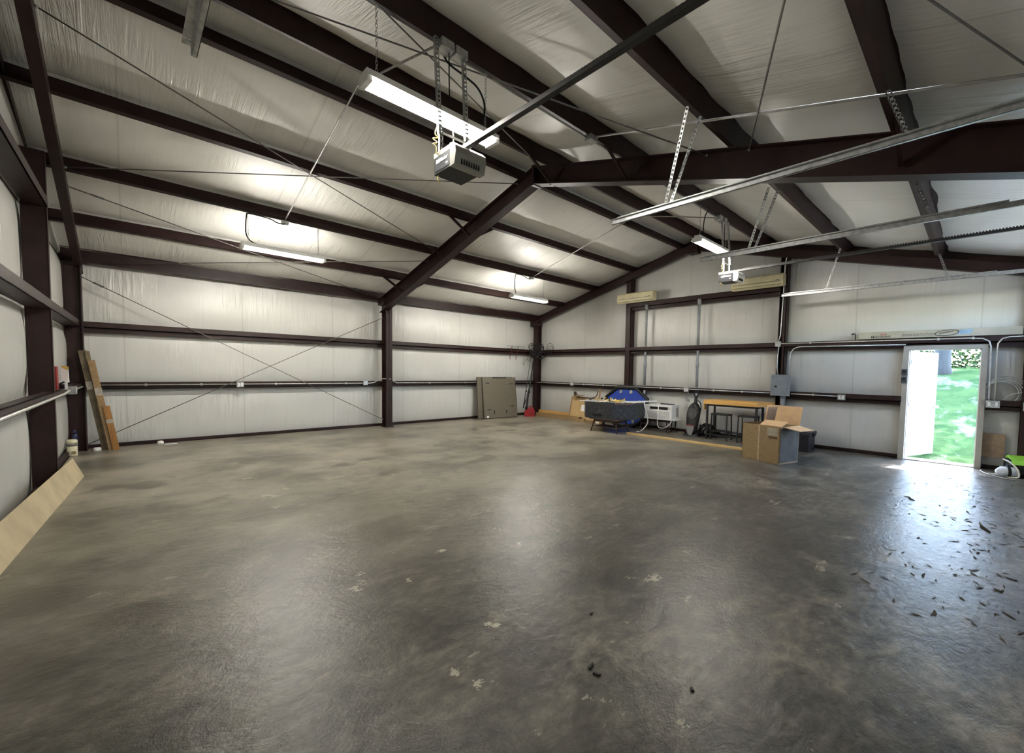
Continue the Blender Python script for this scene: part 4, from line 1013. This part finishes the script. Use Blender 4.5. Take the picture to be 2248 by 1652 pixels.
mk('body', B().box(-.03, .03, -.09, .09, 0, .03).bevel(.008, 1), M('pale_gadget', (.55, .55, .52), .5), t)
mk('keys', B().cbox((0, .02, .032), (.04, .05, .006)).cbox((0, -.05, .032), (.03, .03, .006)), blackp, t)

# carpet cleaner
t = thing('carpet_cleaner', 'black upright carpet cleaner standing against the end wall', 'carpet cleaner', (10.06, 5.05, 0), -PI/2+.08)
# local: -y faces the room (-x world), x along the wall
b = B().prism([(-.17, 0), (.17, 0), (.17, .06), (.12, .13), (-.12, .13), (-.17, .06)], 'y', -.16, .16).bevel(.02, 2); mk('base', b, blackp, t)
mk('nozzle', B().prism([(-.19, 0), (.19, 0), (.17, .05), (-.17, .05)], 'y', -.22, -.14).bevel(.008, 1), M('charcoal_plastic', (.05, .05, .055), .35), t)
b = B()
for i, (zz, w, y0) in enumerate(()): pass
ys_ = [(.08, .13, -.13), (.20, .15, -.11), (.33, .155, -.08), (.45, .17, -.05), (.58, .175, -.01), (.70, .15, .02), (.78, .10, .04), (.82, .05, .05)]
b = B(); rings = []
for zz, w, yy in ys_:
    rings.append([b.v((w*math.cos(a), yy+.085*math.sin(a), zz)) for a in [k*2*PI/18 for k in range(18)]])
for i in range(len(rings)-1):
    for k in range(18):
        f = b.bm.faces.new((rings[i][k], rings[i][(k+1) % 18], rings[i+1][(k+1) % 18], rings[i+1][k])); f.smooth = True
b.bm.faces.new(rings[0][::-1]); b.bm.faces.new(rings[-1]); mk('body', b, blackp, t)
mk('tank_window', B().sub(Matrix.Translation((0, -.10, .56)) @ Matrix.Rotation(-.25, 4, 'X') @ Matrix.Diagonal((1, 1, 1.35, 1))).lathe([(.115, .02), (.125, .0), (.115, -.014), (.095, -.006), (.085, -.004), (.05, -.012), (.02, -.012)], (0, 0, 0), 20, 'y'), M('smoked_plastic', (.012, .013, .016), .3), t)
mk('front_shield', B().prism([(-.09, .16), (-.10, .27), (.10, .27), (.09, .16), (.05, .06), (-.05, .06)], 'y', -.235, -.20).bevel(.008, 1), M('grey_shield', (.22, .21, .21), .4), t)
mk('red_trim', B().cbox((.0, -.19, .285), (.22, .02, .012)), M('dark_red_trim', (.25, .02, .02), .4), t)
mk('label', B().cbox((-.0, -.225, .055), (.07, .01, .016)), paper, t)
mk('handle_stem', B().bar((0, .05, .76), (.0, .12, 1.0), .055, .05), blackp, t)
mk('handle_loop', B().tube([(-.03, .12, .96), (-.045, .13, 1.04), (-.02, .14, 1.12), (.02, .14, 1.12), (.04, .13, 1.04), (.03, .12, .96)], .014, 8, 4, closed=False), blackp, t)
mk('hose', B().tube([(.0, .1, .88), (.10, .09, .86), (.15, .07, .74), (.14, .06, .62)], .014, 8, 5), blackp, t)
for sx in (-1, 1): mk('wheel', B().lathe([(.07, -.02), (.075, -.012), (.075, .012), (.07, .02)], (sx*.16, .12, .075), 18, 'x'), blackp, t)
b = B()
for k in range(3): b.tube([(.15, -.02, .06+k*.03), (.22, -.05, .12+k*.04), (.24, -.02, .2+k*.03), (.17, .0, .26+k*.015)], .010, 6, 4)
mk('cable_loop', b, blackp, t)
t = thing('equipment_bag', 'black bag with grey stripes beside the carpet cleaner', 'bag', (10.22, 4.76, 0), -PI/2)
b = B().ball((0, 0, .15), (.22, .15, .17), 10)
for v in b.bm.verts:
    v.co += Vector((0, 0, 0))+v.co.normalized()*.04*noise.noise(v.co*7); v.co.z = max(0, v.co.z)
mk('body', b, blackp, t)
b = B()
for x in (-.10, -.05, .03): b.tube([(x-.02, -.155, .08), (x, -.17, .14), (x+.05, -.145, .24)], .011, 6, 3)
mk('stripe', b, M('grey_stripe', (.28, .28, .29), .5), t)
b = B()
for k in range(6): b.tube([(.10+k*.02, -.12, .02), (.16+k*.03, -.16, .12+.02*k), (.26+.02*k, -.05, .10), (.22, .05, .03)], .010, 6, 4)
mk('strap', b, blackp, t)

# bar table and two stools
t = thing('bar_table', 'honey oak bar table with a black metal frame', 'table', (10.05, 4.03, 0))
mk('tabletop', B().prism([(-.26, -.62), (-.28, -.58), (-.28, .62), (.24, .62), (.24, -.80), (.10, -.80)], 'z', .845, .945).bevel(.004, 1), orangewood, t)
mk('apron', B().box(-.23, -.20, -.58, .58, .80, .845).box(.17, .20, -.58, .58, .80, .845).box(-.23, .2, -.58, -.55, .80, .845).box(-.23, .2, .55, .58, .80, .845), blackm, t)
for sx in (-.215, .185):
    for sy in (-1, 1): mk('leg', B().box(sx-.02, sx+.02, sy*.565-.02, sy*.565+.02, 0, .82), blackm, t)
mk('stretcher', B().box(-.01, .01, -.56, .56, .17, .20).box(-.215, .185, .555, .575, .17, .20).box(-.215, .185, -.575, -.555, .17, .20).box(-.225, -.205, -.56, .56, .10, .13), blackm, t)
t = thing('wood_offcut', 'short plank hanging upright at the left end of the bar table', 'plank', (9.80, 4.66, .70))
mk('board', B().box(0, .10, 0, .02, 0, .235), orangewood, t)
def stool(lab, y0, y1):
    t = thing('bar_stool', lab, 'stool', (9.95, (y0+y1)/2, 0), 0, 'black stools under the bar table'); w = (y1-y0)/2
    mk('seat', B().box(-.13, .13, -w, w, .59, .625).bevel(.006, 1), blackm, t)
    for sx in (-1, 1):
        for sy in (-1, 1): mk('leg', B().bar((sx*.145, sy*(w-.012), 0), (sx*.115, sy*(w-.02), .60), .022, .022), blackm, t)
    for sy in (-1, 1): mk('foot_rail', B().box(-.13, .13, sy*(w-.016)-.008, sy*(w-.016)+.008, .16, .18), blackm, t)
    for x in (-.135, .12): mk('foot_rail', B().box(x, x+.015, -w+.02, w-.02, .20, .22), blackm, t)
stool('left black metal stool under the oak bar table', 4.09, 4.50)
stool('right black metal stool under the oak bar table', 3.47, 3.87)
t = thing('pine_stud', 'long pale pine stud lying on the floor before the bar table', 'timber', (8.93, 3.30, 0), .0)
mk('stud', B().box(0, .09, 0, 2.98, 0, .04), pine, t)
t = thing('power_adapter', 'small black adapter hanging by a cord from an outlet', 'adapter', (GX-.05, 5.37, .86))
mk('body', B().cbox((0, 0, 0), (.05, .09, .06)), M('grey_adapter', (.25, .25, .24), .5), t); mk('flex', B().tube([(0, .0, .02), (.0, .04, .1), (.0, -.02, .18), (.0, .03, .25)], .008, 6, 4), greyp, t)

# ------------------------------------------------------------------ large carton and tote
t = thing('cardboard_box', 'large open cardboard box half wrapped in clear film', 'box', (8.07, 2.755, 0), math.atan2(-.71, -.20))
# local: -y faces the room; +x towards viewer right
w = .37; dp = .56; hh = .66
T_ = .012
mk('front', B().box(-w, w, 0, T_, 0, hh), cardb, t); mk('back', B().box(-w, w, dp-T_, dp, 0, hh), cardb, t)
mk('side', B().box(-w, -w+T_, 0, dp, 0, hh), cardb, t); mk('side', B().box(w-T_, w, 0, dp, 0, hh), cardb, t)
mk('bottom', B().box(-w, w, 0, dp, 0, .01), cardl, t)
mk('front_flap', B().prism([(0, hh), (.0, hh+.008), (.17, hh+.085), (.17, hh+.077)], 'x', -.02, w+.03), cardl, t)
mk('back_flap', B().sub(Matrix.Translation((0, dp, hh)) @ Matrix.Rotation(-.25, 4, 'X')).box(-w+.05, w, 0, .010, 0, .34), cardl, t)
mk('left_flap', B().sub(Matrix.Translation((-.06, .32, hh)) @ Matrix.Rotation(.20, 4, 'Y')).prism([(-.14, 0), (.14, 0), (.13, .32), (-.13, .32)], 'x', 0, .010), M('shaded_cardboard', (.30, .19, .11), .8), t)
mk('right_flap', B().sub(Matrix.Translation((w, 0, hh)) @ Matrix.Rotation(1.75, 4, 'Y')).prism([(.06, 0), (dp, 0), (dp, .27), (.16, .27)], 'x', 0, .010), cardl, t)
mk('tape_seam', B().box(-.045, -.015, -.003, 0, 0, hh), M('clear_seam', (.46, .33, .20), .3), t)
mk('hand_hole', B().box(.16, .32, -.003, 0, hh-.22, hh-.18), M('dark_hole', (.09, .05, .025), .8), t)
mk('label', B().box(.13, .33, -.003, 0, hh-.17, hh-.03), M('grey_label', (.33, .29, .22), .4), t)
for k, (x, z, sx, sz) in enumerate(((-.01, .48, .10, .16), (.04, .58, .09, .10), (-.30, .60, .07, .06), (.0, .36, .05, .14))):
    b = B(); rnd = random.Random(k)
    b.grid(lambda u, v: (x-sx/2+u*sx*1.6, -.006-.012*rnd.random(), z-sz/2+v*sz), 6, 6, False); mk('loose_tape', b, filmm, t)
b = B(); b.grid(lambda u, v: (w+.012+.02*noise.noise((u*5, v*5, 2)), u*dp, .01+v*(hh-.02)), 20, 16, False); mk('film_wrap', b, filmm, t)
b = B().box(w+.001, w+.006, .02, dp-.02, .03, hh-.04); mk('grey_side_sheet', b, M('grey_sheet', (.050, .043, .036), .6, 0, .25, 5, 0, (1, 1, 1), .15), t)
t = thing('storage_tote', 'black plastic storage tote beside the open cardboard box', 'tote', (9.97, 2.58, 0), .02)
b = B().prism([(-.24, 0), (.24, 0), (.27, .33), (-.27, .33)], 'y', -.19, .19).bevel(.02, 2); mk('bin', b, M('black_tote', (.022, .022, .03), .38), t)
mk('lid', B().prism([(-.29, .33), (.29, .33), (.29, .36), (.24, .41), (-.22, .41), (-.29, .36)], 'y', -.215, .215).bevel(.01, 1), M('black_tote', (.022, .022, .03), .38), t)
mk('handle', B().cbox((.0, -.225, .345), (.16, .03, .06)).cbox((-.29, -.0, .345), (.03, .14, .06)), blackp, t)
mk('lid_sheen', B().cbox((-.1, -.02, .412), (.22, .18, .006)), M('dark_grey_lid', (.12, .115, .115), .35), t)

# ------------------------------------------------------------------ right of the door
t = thing('flooring_carton', 'long pale flooring carton lying on the girt above the door', 'carton', (GX+.0, .635, 2.302))
cw = 1.115
mk('carton', B().box(0, .16, -cw, cw, 0, .135), cartonw, t)
def onc(y, z): return basis((-.002, y, z), (0, -1, 0), (0, 0, 1))
text('brand_print', 'MOHAWK', .060, ink, t, onc(.755, .034), .001, 1.12, 0, .0004)
b = B()
for k in range(3): b.prism([(.775-k*.035, .068), (.758-k*.035, .068), (.730-k*.035, .095), (.747-k*.035, .095)], 'x', -.003, 0)
mk('red_strokes', b, redink, t)
b = B(); rnd = random.Random(9)
for zz in (.040, .066):
    yy = .43
    while yy > -.02:
        l_ = rnd.uniform(.012, .045); b.cbox((-.002, yy-l_/2, zz), (.002, l_, .011)); yy -= l_+.008
stuff(mk('fine_print', b, M('faded_print', (.13, .12, .10), .7), t))
b = B(); pts = []
for i in range(28):
    a = i*2*PI/28; pts.append((-.002, -.19+.155*math.cos(a), .068+.048*math.sin(a)+.07*(-.155*math.cos(a))*1.2))
b.tube(pts, .006, 5, closed=True); mk('oval_logo', b, ink, t)
mk('oval_mark', B().prism([(-.085, .050), (-.085, .072), (-.275, .102), (-.29, .088)], 'x', -.003, 0), M('olive_print', (.10, .09, .05), .6), t)
mk('blue_patch', B().prism([(-.33, .03), (-.50, .045), (-.53, .125), (-.36, .115)], 'x', -.003, 0), blueink, t)
b = B(); b.cbox((-.002, -.86, .085), (.002, .20, .006)); b.cbox((-.002, -.86, .045), (.002, .20, .006)); b.cbox((-.002, -.76, .065), (.002, .006, .04)); b.cbox((-.002, -.96, .065), (.002, .006, .04)); mk('faint_frame', b, M('grey_print', (.36, .33, .28), .7), t)
t = thing('wall_hook', 'small dark hook standing on the girt left of the long carton', 'hook', (GX-.01, 1.80, 2.295))
mk('hook', B().tube([(0, -.0, 0), (0, 0, .105), (0, .02, .125), (0, .055, .105)], .008, 6), blackm, t)
mk('cap', B().ball((0, .045, .118), (.012, .03, .012), 6), blackm, t)
t = thing('hose_coil', 'coil of pale tubing hung right of the door above the girt', 'hose', (GX+.05, -.28, 1.30))
b = B()
for k in range(5):
    r1, r2_ = .21+.012*k, .20+.014*k
    b.tube([(.0+.012*k, .0-.015*k+r1*math.cos(a), .02+.008*k+r2_*math.sin(a)) for a in [i*2*PI/28 for i in range(28)]], .010, 6, closed=True)
b.tube([(-.03, -.30, .06), (-.02, -.12, .0), (0, .0, -.12), (0, .05, -.15)], .011, 6, 4)
mk('loops', b, M('pale_hose', (.46, .47, .48), .45), t)
t = thing('cardboard_sheet', 'small cardboard sheet behind clear film right of the door', 'cardboard', (R-.055, -.215, .21))
mk('sheet', B().box(0, .012, -.155, .155, 0, .41), M('brown_card', (.33, .215, .13), .8), t)
b = B(); b.grid(lambda u, v: (-.02+.03*noise.noise((u*7, v*7, 4)), -.30+u*.56, -.06+v*.58), 18, 16, False); mk('film', b, filmm, t)
t = thing('pressure_washer', 'lime green and black pressure washer at the right edge', 'pressure washer', (10.10, -.56, 0), .15)
mk('body', B().prism([(-.20, .06), (.25, .06), (.25, .22), (.12, .27), (-.10, .25), (-.20, .20)], 'y', -.16, .16).bevel(.02, 2), blackp, t)
mk('shell', B().prism([(-.22, .21), (.26, .215), (.25, .29), (.05, .33), (-.16, .27)], 'y', -.14, .14).bevel(.02, 2), green, t)
b = B()
for k in range(7): b.cbox((-.10+k*.035, .142, .255), (.016, .006, .035))
stuff(mk('vent', b, blackp, t))
for sy in (-1, 1): mk('wheel', B().lathe([(.085, -.02), (.095, -.012), (.095, .012), (.085, .02)], (-.12, sy*.18, .095), 20, 'y'), blackp, t)
t = thing('detergent_jug', 'clear and white jug lying in front of the pressure washer', 'jug', (9.86, -.40, .0), .3)
b = B().lathe([(.06, -.12), (.085, -.10), (.085, .08), (.05, .12), (.03, .14)], (0, 0, .085), 18, 'y'); mk('body', b, M('milky_plastic', (.62, .66, .72), .25), t)
mk('strap', B().lathe([(.088, -.02), (.091, -.018), (.091, .018), (.088, .02)], (0, 0, .085), 18, 'y'), blackp, t)
t = thing('garden_hose', 'cream hose curling on the floor before the pressure washer', 'hose', (9.90, -.45, 0))
mk('hose', B().tube([(.14, .10, .26), (.0, .03, .24), (-.10, -.05, .15), (-.14, -.06, .03), (-.06, .10, .012), (.04, .18, .012), (.02, .30, .012)], .012, 8, 6), M('cream_hose', (.62, .60, .50), .4), t)
t = thing('garden_hose', 'thin pale hose lying flat on the floor right of the door', 'hose', (9.75, -.30, .009))
mk('hose', B().tube([(.55, .18, 0), (.40, .20, 0), (.10, .10, 0), (-.10, -.10, 0), (-.02, -.28, 0), (.3, -.36, 0)], .009, 6, 6), M('grey_hose', (.42, .42, .42), .5), t)

# ------------------------------------------------------------------ litter on the floor
b = B(); rnd = random.Random(21)
def flake(b, x, y, s):
    a = rnd.uniform(0, PI); l = s*rnd.uniform(.7, 1.6); w_ = s*rnd.uniform(.15, .4); ca, sa = math.cos(a), math.sin(a); h = s*rnd.uniform(.04, .16)
    P = [(-l, 0, 0), (0, -w_, 0), (l, 0, h), (0, w_, h*.6)]
    b.quad(*[(x+p[0]*ca-p[1]*sa, y+p[0]*sa+p[1]*ca, .002+p[2]) for p in P])
for k in range(900):
    x = rnd.uniform(3.6, 10.2); y = rnd.gauss(-.25, .45)+(x-6)*.03
    if y < -.8 or y > 1.7: continue
    flake(b, x, y, rnd.choice((.010, .014, .02, .03, .04)))
for k in range(160): flake(b, rnd.uniform(.6, 9.5), rnd.uniform(.3, 10.5), rnd.choice((.006, .009, .012)))
o = mk('leaf_litter', b, M('dry_leaf', (.045, .032, .018), .85, 0, .3, 9)); stuff(tag(o, 'scattered dried leaf crumbs on the concrete, thickest before the door', 'litter'))
def chip(lab, x, y, l, w, a, m=None):
    t = thing('bark_chip', lab, 'chip', (x, y, 0), a); mk('chip', B().prism([(-l, -w), (l*.7, -w*1.2), (l, w*.4), (-l*.6, w)], 'z', 0, .010), m or M('charred_chip', (.015, .012, .010), .8), t)
chip('larger black chip on the foreground floor, upper of two', 1.70, 1.385, .028, .007, .2)
chip('smaller black chip on the foreground floor, lower of two', 1.675, 1.325, .020, .007, 1.9)
chip('lone black chip on the floor above the two black chips', 2.08, 1.70, .014, .007, .4)
chip('tiny dark chip on the bottom right of the floor', 1.93, .93, .013, .008, .9)
t = thing('twig', 'dark curled dead leaf on the floor before the doorway', 'leaf', (7.1, .55, 0), .5)
mk('leaf', B().tube([(-.10, 0, .004), (-.03, .02, .010), (.04, -.01, .008), (.10, .03, .004)], [.004, .010, .008, .003], 6), M('dry_leaf', (.045, .032, .018), .85, 0, .3, 9), t)
t = thing('twig', 'long dark stick of litter near the right edge of floor', 'twig', (6.3, -.12, 0), .25)
mk('stick', B().tube([(-.16, 0, .008), (0, .02, .012), (.18, -.01, .008)], [.006, .014, .006], 6), M('dry_leaf', (.045, .032, .018), .85, 0, .3, 9), t)
